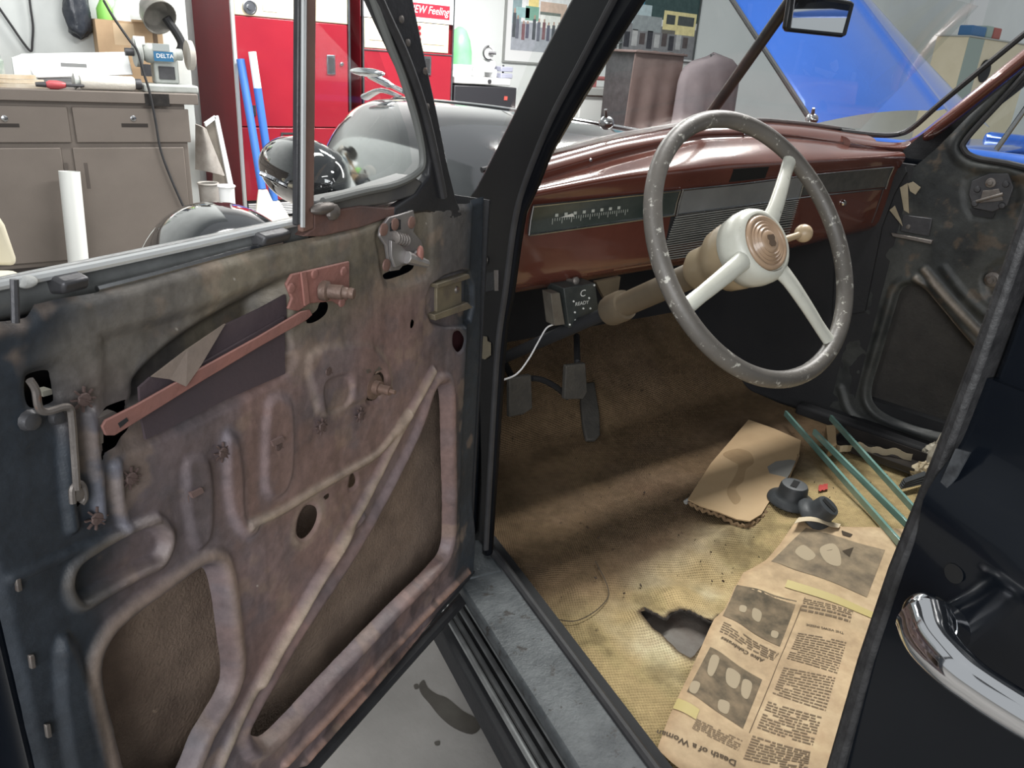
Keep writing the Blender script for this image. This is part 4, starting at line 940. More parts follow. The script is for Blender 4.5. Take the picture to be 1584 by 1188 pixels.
# ------------------------------------------------------------------ loose things on the cabin floor
def cz(px_, py_, extra=0):
    p = onz(px_, py_, .385)
    for _ in range(3): p = onz(px_, py_, float(zc(p[0], p[1]))+.004+extra)
    return p
CARD = mat('cardboard', (.46, .325, .185), .85, c2=(.40, .275, .15), ns=7, wear=(.30, .19, .10), wearamt=.63, ws=6, bump=.15)
T = Thing('cardboard_piece', 'water-stained piece of tan cardboard with ragged edge on the carpet', 'cardboard', cz(1150, 730))
lift = .022
top_ = [(1158, 649), (1198, 663), (1239, 681), (1237, 697), (1236, 702), (1220, 730), (1211, 748), (1196, 768), (1187, 780), (1178, 795), (1160, 806), (1140, 803), (1112, 792), (1085, 783), (1064, 772), (1100, 716)]
tp3 = [onz(x, y, .372+.028+.012*((y-650)/150)) for x, y in top_]
T.part('face_sheet', prism(tp3, (0, 0, -.003)), CARD)
tp4 = [onz(x, y, .372+.018+.004*((y-650)/150)) for x, y in [(1160, 652), (1238, 684), (1236, 704), (1212, 752), (1190, 784), (1176, 812), (1160, 817), (1120, 800), (1066, 779), (1100, 718)]]
T.part('back_sheet', prism(tp4, (0, 0, -.003)), CARD)
zz_ = spline([onz(x, y, .372+.026) for x, y in ((1066, 778), (1085, 788), (1112, 797), (1140, 812), (1160, 812), (1178, 800), (1190, 785), (1208, 760), (1234, 706))], 8)
zz_[:, 2] += .004*np.sin(np.arange(len(zz_))*1.9)
T.part('corrugation', tube(zz_, .005, 6), mat('torn_card', (.30, .20, .11), .95, c2=(.17, .11, .06), ns=40, bump=.6))
for q in ([(1118, 702), (1140, 694), (1160, 700), (1166, 716), (1154, 726), (1150, 744), (1138, 756), (1146, 772), (1136, 780), (1124, 760), (1136, 738), (1142, 720), (1130, 712)],):
    sp_ = spline(q, 4, True); T.part('water_stain', prism([onz(x, y, .372+.0286+.012*((y-650)/150)) for x, y in sp_], (0, 0, .0003)), mat('stain_brown', (.36, .245, .13), .9, c2=(.30, .20, .105), ns=20))
T.part('grey_patch', prism([onz(x, y, .372+.0345) for x, y in ((1187, 722), (1200, 714), (1222, 711), (1231, 713), (1222, 733), (1206, 756), (1196, 752))], (0, 0, .0006)), mat('grey_stain', (.20, .195, .18), .9), label='grey bald patch')
T.part('edge_roll', tube([onz(1060, 777, .395), onz(1068, 772, .398)], .006, 8), mat('foil', (.5, .5, .48), .4, .3))
RB = mat('grommet_rubber', (.034, .038, .042), .5, c2=(.055, .06, .064), ns=16, bump=.1)
for k, (x_, y_, r_, ax, lb) in enumerate(((1222, 778, .058, (.02, -.02, 1), 'black rubber boot with slotted top lying flat by the cardboard'), (1257, 806, .050, (.25, -.45, .85), 'black rubber boot with slotted top tipped against the newspaper'))):
    b_ = cz(x_, y_); ax = nrm(ax); b_[2] += .002+k*.008
    T = Thing('rubber_boot', lb, 'rubber boot', b_, 'rubber boots on the floor')
    T.part('body', lathe(b_, ax, [(r_*.9, 0), (r_, .004), (r_*.98, .010), (r_*.74, .018), (r_*.62, .026), (r_*.58, .046), (r_*.53, .052), (r_*.44, .053), (0, .051)], 30), RB, smooth=50)
    e1 = nrm(np.cross(ax, (.5, -.8, 0)) if k == 0 else np.cross(ax, (.9, .4, 0))); e2 = np.cross(ax, e1); cc = b_+ax*.0525
    T.part('slot', pbox(cc-e1*.019-e2*.0075, e1*.038, e2*.015, ax*.0012), mat('slot_black', (.004, .004, .004), .9) if k == 0 else bpy.data.materials['slot_black'])
for k, ((xa, ya), (xb, yb), zz, lb) in enumerate((((1214, 643), (1396, 852), .402, 'green-edged glass strip nearest the rubber boots'), ((1258, 672), (1405, 820), .425, 'green-edged glass strip between the other two'), ((1284, 650), (1424, 806), .424, 'green-edged glass strip lying across the dark parts tray'))):
    a = onz(xa, ya, zz); b = onz(xb, yb, zz); dr = nrm(b-a); b = b+dr*.10; sd_ = nrm(np.cross(UP, dr))
    o = solo('glass_strip', pbox(a-sd_*.004, b-a, sd_*.008, UP*.018), GREENGLASS, lb, 'glass strip', 'glass strips on the floor', bev=.001)
# parts tray
b_ = cz(1350, 705)
T = Thing('parts_tray', 'dark shallow tray with torn paper lining beside the passenger door', 'tray', b_)
a = onz(1284, 690, .382); b = onz(1412, 737, .382); c_ = onz(1424, 712, .382); dr = b-a; sd_ = nrm(np.cross(UP, dr))*.10
DK = mat('tray_dark', (.018, .017, .017), .4, c2=(.035, .03, .028), ns=12)
T.part('tray_base', pbox(a, dr, sd_, UP*.008), DK, bev=.002)
T.part('tray_wall', pbox(a+UP*.008, dr, sd_*.05, UP*.014), DK)
T.part('tray_wall', pbox(a+sd_*.95+UP*.008, dr, sd_*.05, UP*.030), DK)
T.part('tray_end', pbox(a+UP*.008, dr*.03, sd_, UP*.02), DK)
PAPER = mat('yellowed_paper', (.55, .47, .33), .9, c2=(.46, .38, .25), ns=10, bump=.2)
pp = spline([onz(x, y, .415) for x, y in ((1280, 664), (1300, 690), (1325, 685), (1352, 692), (1380, 694), (1412, 702))], 6)
T.part('paper_lining', sheet(gridmesh(lambda u, v: pp[int(u*(len(pp)-1))]+np.array([0, 0, -.022*v+.004*math.sin(u*31)])+sd_*.03*v, 30, 5), sd_*.01), PAPER)
T.part('box_corner', join(prism([onz(x, y, .425) for x, y in ((1278, 658), (1292, 657), (1294, 688), (1282, 694))], (0, 0, -.03))), CARD)
def crumple(c_, r_, sq, seed, n=14):
    rg_ = np.random.default_rng(seed); V, f = ellipsoid(c_, (r_[0], 0, 0), (0, r_[1], 0), (0, 0, r_[2]), n, n)
    V = V+rg_.normal(0, sq, V.shape); V[:, 2] = np.maximum(V[:, 2], c_[2]-r_[2]*.95); return V, f
w_ = cz(1440, 704, .03)
solo('cloth_bundle', join(crumple(w_, (.026, .022, .038), .003, 3), tube(spline([w_+np.array([0, 0, .03]), w_+np.array([.01, -.01, .075]), w_+np.array([.035, -.01, .085])], 6), .0018, 5), tube(spline([w_+np.array([.008, 0, .03]), w_+np.array([.02, 0, .07]), w_+np.array([.045, -.01, .078])], 6), .0018, 5)), mat('dirty_white_cloth', (.56, .52, .43), .95, c2=(.44, .39, .30), ns=20, bump=.5), 'crumpled off-white cloth bundle with loose strings by the rear post', 'cloth', smooth=60)
w_ = cz(1428, 728, .02)
solo('paper_wad', crumple(w_, (.035, .02, .02), .005, 9), PAPER, 'wad of torn yellowed paper below the cloth bundle', 'paper', smooth=0)
a = cz(1416, 752)
T = Thing('folded_gasket', 'folded dark grey rubber strip near the rear post', 'rubber strip', a)
for k in range(4):
    s0 = onz(1394+2*k, 757-3*k, .392+.004*k); s1 = onz(1434, 748-4*k, .392+.005*k)
    T.part('fold', pbox(s0, s1-s0, np.array([.012, .018, 0]), UP*.003), RB)
solo('red_scrap', sheet(gridmesh(lambda u, v: cz(1266+14*u, 752+9*v-3*u)+UP*.004*math.sin(7*u+5*v)**2, 6, 5), (0, 0, .0008)), mat('red_plastic', (.45, .06, .05), .5), 'tiny crumpled red scrap on the carpet', 'scrap')
solo('twine', tube(spline([cz(x, y, .003) for x, y in ((921, 868), (927, 880), (934, 893), (941, 912), (940, 925), (925, 942), (905, 955), (885, 961), (862, 958))], 6), .0011, 5), mat('dark_twine', (.06, .045, .03), .9), 'thin dark thread curling over the carpet', 'thread')
cr = []
for k in range(130):
    if k < 70: x_, y_ = rng.uniform(860, 1200), rng.uniform(760, 930)
    else: x_, y_ = rng.uniform(1040, 1380), rng.uniform(700, 840)
    if (x_ > 1190 and y_ > 800) or (1050 < x_ < 1250 and y_ < 830): continue
    p = cz(x_, y_, .001); s_ = rng.uniform(.0008, .0028)
    cr.append(pbox(p, rng.normal(0, s_, 3), rng.normal(0, s_, 3), (0, 0, s_)))
o = solo('floor_crumbs', join(*cr), mat('crumbs', (.045, .03, .02), .9), 'scattered dark crumbs and rust flakes on the carpet', 'debris'); o['kind'] = 'stuff'
# ---- newspaper --------------------------------------------------------
NZ = .386
n00 = onz(1228, 818, NZ); n10 = onz(1400, 828, NZ); n01 = onz(1010, 1160, NZ); 
def nparam(px_, py_):
    """paper coordinates (metres) of a pixel: a across the page to the right post, b towards the rear"""
    w = onz(px_, py_, NZ)-NO; return w @ NA, w @ NB
NO = onz(1014, 1160, NZ); NB = nrm(onz(1228, 830, NZ)-NO); NA = np.cross(NB, UP); NA = nrm(NA)
def nz(a, b):
    h = .0045+.006*np.exp(-((b-.33)/.05)**2)+.010*np.exp(-((a+.0)/.03)**2)*.6+.004*np.sin(a*22+b*9)
    h = h+.008*np.exp(-((b-(.50+.25*a))/.02)**2)
    return h
def np3(a, b, up=0):
    p = NO+NA*a+NB*b; z = max(float(zc(p[0], p[1])), .36)
    return np.array([p[0], p[1], z+.005+float(nz(a, b))+up])
nout = [nparam(x, y) for x, y in [(1230, 818), (1250, 820), (1300, 828), (1345, 824), (1400, 826), (1420, 900), (1400, 1000), (1380, 1040), (1400, 1300), (1020, 1330), (1025, 1240), (1062, 1195), (1040, 1180), (1016, 1160), (1035, 1110), (1052, 1072), (1070, 1035), (1090, 990), (1105, 958), (1122, 940), (1135, 912), (1150, 884), (1185, 868), (1206, 848)]]
aa = [p[0] for p in nout]; bb = [p[1] for p in nout]
NEWS = mat('newsprint', (1, 1, 1), .9, vcol=True, ns=4, spec=.15)
def nc_(X, Y, sd, h):
    n = fbm(X, Y, 8, 17); c = lerp([.50, .36, .215], [.56, .43, .28], n)
    return lerp(c, [.40, .25, .14], bumpf(np.clip(-sd, 0, 1), .02)*.4)
def npts(l, z, h): return np.array([np3(a, b) for a, b in zip(l, z)])
mf, cl = panel(min(aa)-.01, max(aa)+.01, min(bb)-.01, max(bb)+.01, .006, nout, [], lambda X, Y, sd: np.zeros(X.shape), nc_, npts)
T = Thing('newspaper', 'yellowed folded newspaper spread upside-down on the carpet', 'newspaper', np3(.1, .2))
NP = T.part('front_page', sheet(mf, (0, 0, -.001)), NEWS, smooth=60, colors=np.concatenate([cl, cl]))
# second folded layer showing along the left edge
def nquad(pts, up, n=10):
    P = [nparam(x, y) for x, y in pts]
    P = [np.array(p) for p in P]
    return gridmesh(lambda u, v: np3(*((P[0]*(1-u)+P[1]*u)*(1-v)+(P[3]*(1-u)+P[2]*u)*v), up), n, n)
def inkmat(name, bgc, ink, sc, thr):
    M = mat(name, bgc, .9, c2=ink, ns=sc, detail=8, spec=.1); return M
PH1 = inkmat('halftone_photo', (.10, .085, .062), (.27, .205, .135), 30, .5)
PH2 = inkmat('halftone_photo_light', (.16, .13, .095), (.34, .265, .175), 24, .5)
T.part('photo', nquad([(1243, 832), (1367, 858), (1341, 924), (1192, 872)], .0009), PH2, NP, label='grey halftone photo near the fold')
T.part('photo', nquad([(1140, 905), (1232, 932), (1207, 997), (1118, 952)], .0009), PH1, NP)
T.part('photo', nquad([(1098, 1004), (1180, 1047), (1150, 1124), (1062, 1072)], .0009), PH1, NP)
def nblob(q):
    P = np.array([nparam(x, y) for x, y in q]); c_ = P.mean(0); s_ = spline(P, 4, True); s_ = c_+(s_-c_)*.85
    return np.array([np3(a, b, .0014) for a, b in s_]), [tuple(range(len(s_)))]
WHP = mat('photo_white', (.40, .325, .22), .9)
for q in ([(1225, 862), (1240, 852), (1262, 868), (1248, 876)], [(1262, 858), (1285, 850), (1298, 862), (1300, 885), (1275, 880)], [(1145, 935), (1156, 938), (1153, 948), (1143, 945)], [(1165, 938), (1180, 944), (1176, 960), (1163, 954)], [(1195, 970), (1206, 974), (1203, 984), (1193, 980)], [(1100, 1015), (1114, 1020), (1102, 1050), (1092, 1044)], [(1125, 1030), (1148, 1040), (1140, 1065), (1122, 1055)], [(1112, 1080), (1130, 1085), (1126, 1105), (1110, 1098)], [(1150, 1045), (1166, 1052), (1158, 1080), (1146, 1072)], [(1070, 1055), (1084, 1060), (1076, 1078), (1064, 1072)]):
    T.part('photo_highlight', nblob(q), WHP, NP)
# columns of print: real rules of ink, line by line
HINK = mat('headline_ink', (.09, .065, .042), .9)
INK = mat('faded_ink', (.21, .155, .10), .9)
def column(p00, p10, p11, p01, nl, seed):
    rg_ = np.random.default_rng(seed); out = []
    a, b, c_, d = [np.array(nparam(*p)) for p in (p00, p10, p11, p01)]
    for k in range(nl):
        v = (k+.5)/nl; s0 = a*(1-v)+d*v; s1 = b*(1-v)+c_*v; u = 0.
        nb = (d-a)/nl*.42
        while u < 1:
            w_ = rg_.uniform(.05, .16); e_ = min(1, u+w_)
            if rg_.random() > .06:
                P0 = s0+(s1-s0)*u; P1 = s0+(s1-s0)*e_
                out.append((np.array([np3(*P0, .0011), np3(*P1, .0011), np3(*(P1+nb), .0011), np3(*(P0+nb), .0011)]), [(0, 1, 2, 3)]))
            u = e_+rg_.uniform(.012, .03)
    return join(*out)
for k, (a, b, c_, d, nl) in enumerate((((1236, 975), (1310, 992), (1294, 1045), (1217, 1018), 13), ((1213, 1030), (1292, 1050), (1277, 1100), (1196, 1068), 12), ((1190, 1078), (1272, 1106), (1258, 1150), (1172, 1122), 11), ((1166, 1132), (1255, 1158), (1250, 1188), (1150, 1172), 9), ((1245, 925), (1320, 945), (1314, 965), (1238, 945), 5), ((1120, 962), (1206, 1008), (1196, 1020), (1112, 982), 5), ((1078, 1112), (1150, 1142), (1142, 1160), (1070, 1128), 6))):
    T.part('print_column', column(a, b, c_, d, nl, k), INK, NP, smooth=0)
def headline(s, cx_, cy_, dxp, dyp, size, it=0):
    """(cx, cy) centre pixel; (dxp, dyp) pixel direction of reading"""
    o_ = np.array(nparam(cx_, cy_)); e = nrm(np.append(np.array(nparam(cx_+dxp, cy_+dyp))-o_, 0))[:2]; f_ = np.array([-e[1], e[0]])
    if NA @ np.cross(NB, UP) > 0 and True: f_ = np.array([e[1], -e[0]]) if np.cross(NA, NB)[2] < 0 else f_
    return textmesh(s, size, lambda x, y: np3(*(o_+e*x+f_*y), .0013), shear=it, bold=size*.022)
T.part('headline', headline('Death of a Woman', 1076, 1156, -99, -38, .0165), HINK, NP, smooth=0)
T.part('headline', headline('Alice Celebrates', 1148, 1006, -75, -32, .0125, .2), HINK, NP, smooth=0)
T.part('headline', headline('THE VIEWS INSIDE', 1276, 972, -60, -16, .0085), HINK, NP, smooth=0)
for p_, q_ in (((1245, 925), (1160, 1130)),): T.part('column_rule', tube([np3(*nparam(p_[0]+(q_[0]-p_[0])*t, p_[1]+(q_[1]-p_[1])*t), .001) for t in np.linspace(0, 1, 14)], .0007, 4), INK, NP)
T.part('tape_strip', nquad([(1218, 898), (1358, 948), (1354, 958), (1214, 908)], .0016), mat('yellow_tape', (.52, .42, .16), .6), NP, label='strip of old yellow tape')
T.part('tape_strip', nquad([(1048, 1082), (1082, 1100), (1076, 1115), (1040, 1098)], .0016), bpy.data.materials['yellow_tape'], NP)
HB2 = mat('tear_dark', (.05, .035, .02), .9)
for q in ([(1298, 834), (1316, 838), (1312, 842), (1300, 840)], [(1300, 862), (1318, 856), (1312, 870), (1306, 866)]): T.part('tear', nquad(q, .0018, 4), HB2, NP)
# turned-up corner
T.part('curled_corner', sheet(gridmesh(lambda u, v: np3(*(np.array(nparam(1232, 820))*(1-u)+np.array(nparam(1296, 828))*u), .006+.016*math.sin(v*2.2)*math.sin(math.pi*min(1, u+.15)))-NB*.05*v*(1-.6*u)+NB*.02*0, 12, 8), (0, 0, .0008)), mat('page_edge', (.60, .50, .35), .9), NP)
# ------------------------------------------------------------------ workbench along the left wall
BR = mat('bench_taupe_paint', (.165, .140, .120), .6, c2=(.145, .123, .105), ns=4, bump=.1, wear=(.55, .52, .48), wearamt=.78, ws=22)
GAP = mat('bench_gap', (.03, .025, .022), .9)
bl = -2.3; br = BF.lz(296, 280)[0]; btz = BF.lz(150, 158)[1]; bt1 = BF.lz(150, 141, .02)[1]
T = Thing('workbench', 'taupe painted workbench cabinet with drawers and doors', 'workbench', BF.pt(-.5, 0, -.3))
T.part('carcass', BF.box(bl, br, .0, btz, -.60, 0), BR, bev=.004)
T.part('worktop', BF.box(bl, BF.lz(306, 150, .03)[0], btz, bt1, -.625, .03), BR, bev=.004)
dy0, dy1 = BF.lz(150, 166)[1], BF.lz(150, 220)[1]
def bpanel(nm, x0, x1, z1, z0):
    l0, l1 = BF.lz(x0, 190)[0] if x0 is not None else bl+.02, BF.lz(x1, 190)[0]
    return T.part(nm, BF.box(l0, l1, z0, z1, 0, .016), BR, bev=.004)
for x0, x1 in ((None, 106), (114, 292)):
    d_1 = bpanel('drawer', x0, x1, dy0, dy1)
    kx = 7 if x0 is None else 206
    T.part('drawer_lock', lathe(BF.px(kx, 183, .016), -Vv, [(.016, 0), (.016, .004), (.009, .006), (0, .006)], 14), OLDCHROME, d_1)
    T.part('pull_slot', BF.pbx(kx-18, 191, kx+23, 197, .016, .0165), GAP, d_1)
dd0 = BF.lz(150, 228)[1]
for x0, x1, hx in ((-120, 104, 103), (122, 290, 134), (None, -130, -140)):
    l0 = BF.lz(x0, 300)[0] if x0 is not None else bl+.02
    o_ = T.part('cabinet_door', BF.box(l0, BF.lz(x1, 300)[0], .10, dd0, 0, .016), BR, bev=.004)
    T.part('pull_slot', BF.pbx(hx-2, 252, hx+4, 292, .016, .0165), mat('slot_shade', (.09, .075, .065), .8) if hx == 103 else bpy.data.materials['slot_shade'], o_)
T.part('toe_space', BF.box(bl, br, 0, .07, 0, .004), GAP)
T.part('burn_mark', BF.pbx(224, 145, 262, 164, .030, .0308), mat('burn_black', (.010, .009, .009), .95, c2=(.028, .025, .023), ns=30))
# bench grinder
GG = mat('grinder_grey', (.40, .42, .40), .5, c2=(.32, .34, .32), ns=12, bump=.15)
gz = bt1
GF = Frame(BF.pt(0, 0, -.18), U, -Vv)
gl, gzz = GF.lz(249, 83)
T = Thing('bench_grinder', 'grey bench grinder with two wheels and blue name plate', 'bench grinder', GF.pt(gl, gz, 0))
gc = GF.pt(gl, gzz, 0); s1 = GF.lz(232, 83)[0]; s2 = GF.lz(268, 83)[0]; k_ = (s2-s1)/36
T.part('motor', lathe(GF.pt(GF.lz(221, 83)[0], gzz), U, [(11*k_, 0), (14.5*k_, 5*k_), (15*k_, 10*k_), (15*k_, 42*k_), (13*k_, 48*k_), (9*k_, 51*k_), (9*k_, 60*k_)], 28), GG, smooth=50)
for x_, r_ in ((207, 22), (288, 23)):
    c_ = GF.pt(GF.lz(x_, 83)[0], gzz+.0)
    T.part('wheel_guard' if x_ < 250 else 'grinding_wheel', lathe(c_, U, [(r_*k_*.55, 0), (r_*k_, 1*k_), (r_*k_, 9*k_), (r_*k_*.8, 11*k_), (0, 11*k_)], 28), GG if x_ < 250 else mat('wheel_stone', (.42, .40, .36), .9, bump=.3))
T.part('arbor_nut', lathe(GF.pt(GF.lz(199, 84)[0], gzz), -U, [(6*k_, -8*k_), (6*k_, 5*k_), (0, 5*k_)], 12), DARKSTEEL)
T.part('sight_cap', GF.pbx(206, 56, 224, 69, .02, .03), mat('cap_white', (.7, .7, .68), .5), bev=.003)
T.part('base', join(GF.box(GF.lz(214, 130)[0], GF.lz(296, 130)[0], gz, gz+12*k_, -.08, .16), GF.box(GF.lz(238, 120)[0], GF.lz(276, 120)[0], gz+12*k_, gzz-8*k_, -.06, .03)), GG, bev=.01)
T.part('switch_plate', GF.pbx(246, 103, 271, 123, .03, .037), DARKSTEEL, bev=.003)
NPf = Frame(GF.pt(0, 0, 15.2*k_), U, -Vv)
T.part('name_plate', NPf.pbx(238, 80, 268, 95, 0, .002), mat('plate_blue', (.03, .13, .25), .4))
T.part('grey_plate', NPf.pbx(236, 68, 262, 79, 0, .0015), mat('plate_grey', (.3, .33, .33), .4))
ctr = NPf.px(255, 87, .003)
T.part('lettering', textmesh('DELTA', .040*k_/.0045, lambda x, y: ctr+U*x+UP*y), mat('letter_white', (.85, .85, .85), .5), smooth=0)
T.part('tool_rest', GF.pbx(222, 100, 234, 118, .02, .10), DARKSTEEL)
# things along the bench top
def bench_at(px_, o): return Frame(BF.pt(0, 0, o), U, -Vv)
B1 = bench_at(0, -.22)
T = Thing('foam_tray', 'white foam packing tray with a slot standing on the workbench', 'foam tray', B1.pt(B1.lz(100, 120)[0], gz, 0))
fz0 = gz
WF_ = mat('white_foam', (.82, .84, .84), .6)
q = [B1.lz(34, 84), B1.lz(200, 81), B1.lz(206, 116), B1.lz(54, 121)]
T.part('slab', prism([B1.pt(l, max(z, gz+.001), -.05*(i_ < 2)) for i_, (l, z) in enumerate(q)], U*0-Vv*-.06+0*UP), WF_, bev=.006)
T.part('slot', B1.pbx(94, 98, 134, 104, .02, .0005+.02), mat('slot_grey', (.25, .26, .26), .7))
T.part('side_wall', prism([B1.pt(*B1.lz(x, y)[:1], max(B1.lz(x, y)[1], gz), -.02) for x, y in ((19, 90), (36, 84), (54, 121), (24, 124))], Vv*.05), WF_)
T.part('foot', B1.box(B1.lz(60, 120)[0], B1.lz(200, 120)[0], gz, B1.lz(60, 119)[1]+.0, -.06, -.02), mat('foam_dark', (.3, .31, .32), .7))
B2 = bench_at(0, -.06)
def bz(r_): return gz+r_
x0_, x1_ = B2.lz(112, 130)[0], B2.lz(196, 130)[0]
T = Thing('paint_roller', 'white paint roller sleeve lying on the workbench', 'paint roller', B2.pt(x0_, gz, 0))
T.part('sleeve', lathe(B2.pt(B2.lz(124, 130)[0], bz(.042)), U+.03*Vv, [(.036, 0), (.041, .01), (.041, .28), (.036, .29)], 18), mat('roller_nap', (.70, .67, .60), .95, bump=.8, bs=60))
T.part('end_cap', lathe(B2.pt(B2.lz(124, 130)[0]+.29, bz(.042)), U+.03*Vv, [(.03, 0), (.03, .035), (0, .035)], 14), DARKSTEEL)
T.part('neck', lathe(B2.pt(B2.lz(112, 130)[0], bz(.045)), U, [(.02, 0), (.045, .01), (.02, .05), (.015, .09)], 14), GG)
c0 = B2.pt(B2.lz(70, 135)[0], gz+.024, .045)
T = Thing('screwdriver', 'red-handled screwdriver lying on the workbench', 'screwdriver', c0-UP*.024)
T.part('handle', lathe(c0, U+.1*Vv, [(.014, 0), (.024, .02), (.024, .06), (.017, .09), (.012, .10)], 14), mat('handle_red', (.45, .07, .08), .4))
T.part('blade', tube([c0+U*.1, c0+U*.19], .008, 8), DARKSTEEL)
T.part('butt', tube([c0-U*.05, c0], [.012, .016], 10), DARKSTEEL)
c0 = B1.pt(B1.lz(2, 110)[0], gz, 0)
solo('round_tin', join(lathe(c0+U*-.06-Vv*-.02, UP, [(.08, 0), (.08, .13), (.07, .14), (.07, .22), (.04, .25), (0, .25)], 20)), mat('tin_green', (.20, .27, .22), .5, c2=(.45, .47, .44), ns=12), 'green and grey tin at the far end of the workbench', 'tin')
solo('wood_scraps', join(*[pbox(B2.pt(B2.lz(-30+6*k, 130)[0], gz+.022*k, .0), U*(.34-.05*k)+Vv*.04*k, Vv*.05, UP*.02) for k in range(3)]), mat('scrap_wood', (.42, .33, .22), .8, c2=(.6, .55, .46), ns=8), 'loose wood scraps piled on the bench end', 'wood scraps')
B3 = bench_at(0, -.50)
T = Thing('cardboard_box', 'open brown cardboard box on the workbench behind the grinder', 'box', B3.pt(B3.lz(205, 80)[0], gz, 0))
l0, l1, zt = B3.lz(153, 80)[0], B3.lz(254, 80)[0], B3.lz(200, 33)[1]
BX = mat('box_kraft', (.47, .33, .20), .85, c2=(.40, .275, .165), ns=6)
T.part('front', B3.box(l0, l1, gz, zt, -.01, 0), BX); T.part('back', B3.box(l0, l1, gz, zt, -.13, -.12), BX)
T.part('side', B3.box(l0, l0+.01, gz, zt, -.12, -.01), BX); T.part('side', B3.box(l1-.01, l1, gz, zt, -.12, -.01), BX)
T.part('tape', B3.pbx(237, 38, 244, 82, .0, .001), mat('box_tape', (.12, .08, .05), .5)); T.part('label', B3.pbx(176, 36, 208, 70, 0, .0008), mat('box_lighter', (.53, .40, .26), .85))
T.part('bottom', B3.box(l0, l1, gz, gz+.01, -.12, -.01), BX)
T.part('flap', B3.box(B3.lz(205, 40)[0], l1+.02, zt, zt+.012, -.02, .05), BX)
c0 = B3.pt(B3.lz(165, 22)[0], zt-.06, -.06)
solo('green_bottle', lathe(c0, UP, [(.042, 0), (.046, .02), (.046, .12), (.02, .17), (.015, .2), (0, .2)], 16), mat('lime_plastic', (.22, .55, .10), .4), 'lime green bottle standing in the cardboard box', 'bottle')
c0 = B3.pt(B3.lz(190, 22)[0], zt-.06, -.06)
solo('white_jar', lathe(c0, UP, [(.045, 0), (.05, .02), (.05, .12), (.03, .15), (.03, .18), (0, .18)], 16), WF_, 'white jar standing in the cardboard box', 'jar')
# dust-collector hood hanging above the box
c0 = B3.px(240, 20, .17)
T = Thing('work_lamp', 'grey metal lamp shade hanging above the cardboard box', 'lamp', c0)
T.part('shade', lathe(c0, nrm(-Vv*.75-UP*.4+U*.2), [(.02, -.12), (.05, -.10), (.09, -.02), (.105, .06), (.10, .06), (.08, 0), (0, -.02)], 26), mat('lamp_grey', (.13, .125, .11), .45, .3, c2=(.22, .21, .19), ns=10))
T.part('arm', tube(spline([c0+U*.06-UP*.02, c0+U*.14-UP*.16, c0+U*.10-UP*.24], 6), .026, 10), BLACKMATT)
T.part('bracket', tube([c0-UP*.02+Vv*.1, B3.px(240, 8, -.14)], .015, 8), DARKSTEEL)
# wall items
WL = Frame(BF.pt(0, 0, -.64), U, -Vv)
T = Thing('plastic_bag', 'dark plastic bag hanging on the wall above the workbench', 'bag', WL.px(117, 36, .01))
bgp = [WL.lz(x, y) for x, y in ((100, 0), (131, 0), (134, 20), (132, 36), (118, 40), (104, 34), (101, 15))]
cxb, czb = np.mean(bgp, 0)
def bagf(u, v):
    t = u*2*math.pi; r_ = np.interp(v, [0, .1, .5, .9, 1], [.5, .8, 1, .85, .0]); a_ = .075+.008*math.sin(5*t+9*v)
    return WL.pt(cxb+a_*r_*math.cos(t), czb+.16-.30*v+.01*math.sin(3*t), .06+.05*r_*math.sin(t))
T.part('bag', gridmesh(bagf, 24, 16, True), mat('bag_black', (.025, .03, .04), .2, c2=(.05, .055, .065), ns=20, bump=.5, bs=30), smooth=80)
T.part('strap', tube([WL.pt(cxb-.10, czb+.17, .03), WL.pt(cxb, czb+.13, .05), WL.pt(cxb+.1, czb+.19, .03)], .02, 8), BLACKMATT)
def cord(name, pts, fr, o, r_, lb): return solo(name, tube(spline([fr.px(x, y, oo) for (x, y), oo in zip(pts, o)], 8), r_, 6), RUBBER, lb, 'cord')
cord('hanging_cord', [(44, -20), (47, 10), (51, 40), (50, 65), (48, 79), (36, 66), (18, 40), (0, 14), (-12, -4)], WL, [.02]*9, .007, 'black cord drooping in a loop on the wall')
cord('drop_cord', [(160, 0), (175, 26), (200, 62), (212, 78), (222, 112), (232, 145), (241, 190), (248, 230), (262, 270), (283, 318), (300, 352)], BF, [.05]*11, .008, 'black power cord hanging down across the workbench front')
# pipe, leaning frame, buckets, seat
pp_ = Frame(BF.pt(0, 0, .16), U, -Vv)
a = pp_.px(107, 265, 0); k_p = (pp_.lz(124, 268)[0]-pp_.lz(90, 268)[0])/2
bpt = onp(128, 470, BF.pt(0, 0, .16+.06), Vv); 
bpt = a+(bpt-a)*((a[2]-.0)/(a[2]-bpt[2]))
T = Thing('plastic_pipe', 'white plastic pipe standing against the workbench doors', 'pipe', (bpt[0], bpt[1], 0))
T.part('tube', lathe(bpt, a-bpt, [(k_p*.93, 0), (k_p, 0), (k_p, np.linalg.norm(a-bpt)), (k_p*.93, np.linalg.norm(a-bpt)), (k_p*.93, np.linalg.norm(a-bpt)-.15)], 24), mat('pvc_white', (.72, .74, .71), .45))
fr_p = MF.lz(330, 250, .6)
LF = Frame(BF.pt(0, 0, -.55), U, -Vv)
T = Thing('leaning_frame', 'white-edged wooden frame leaning against the vending machine', 'frame', LF.pt(LF.lz(340, 300)[0], 0, 0))
WD = mat('frame_wood', (.33, .30, .25), .7, c2=(.25, .22, .19), ns=8)
q0 = [LF.px(x, y, 0) for x, y in ((332, 181), (338, 179), (362, 290), (372, 400), (364, 400), (354, 290))]
T.part('white_edge', prism(q0, -Vv*-.03), WF_)
T.part('panel', prism([LF.px(x, y, -.03) for x, y in ((318, 190), (333, 181), (356, 290), (366, 400), (330, 400), (330, 260))], Vv*.02), WD)
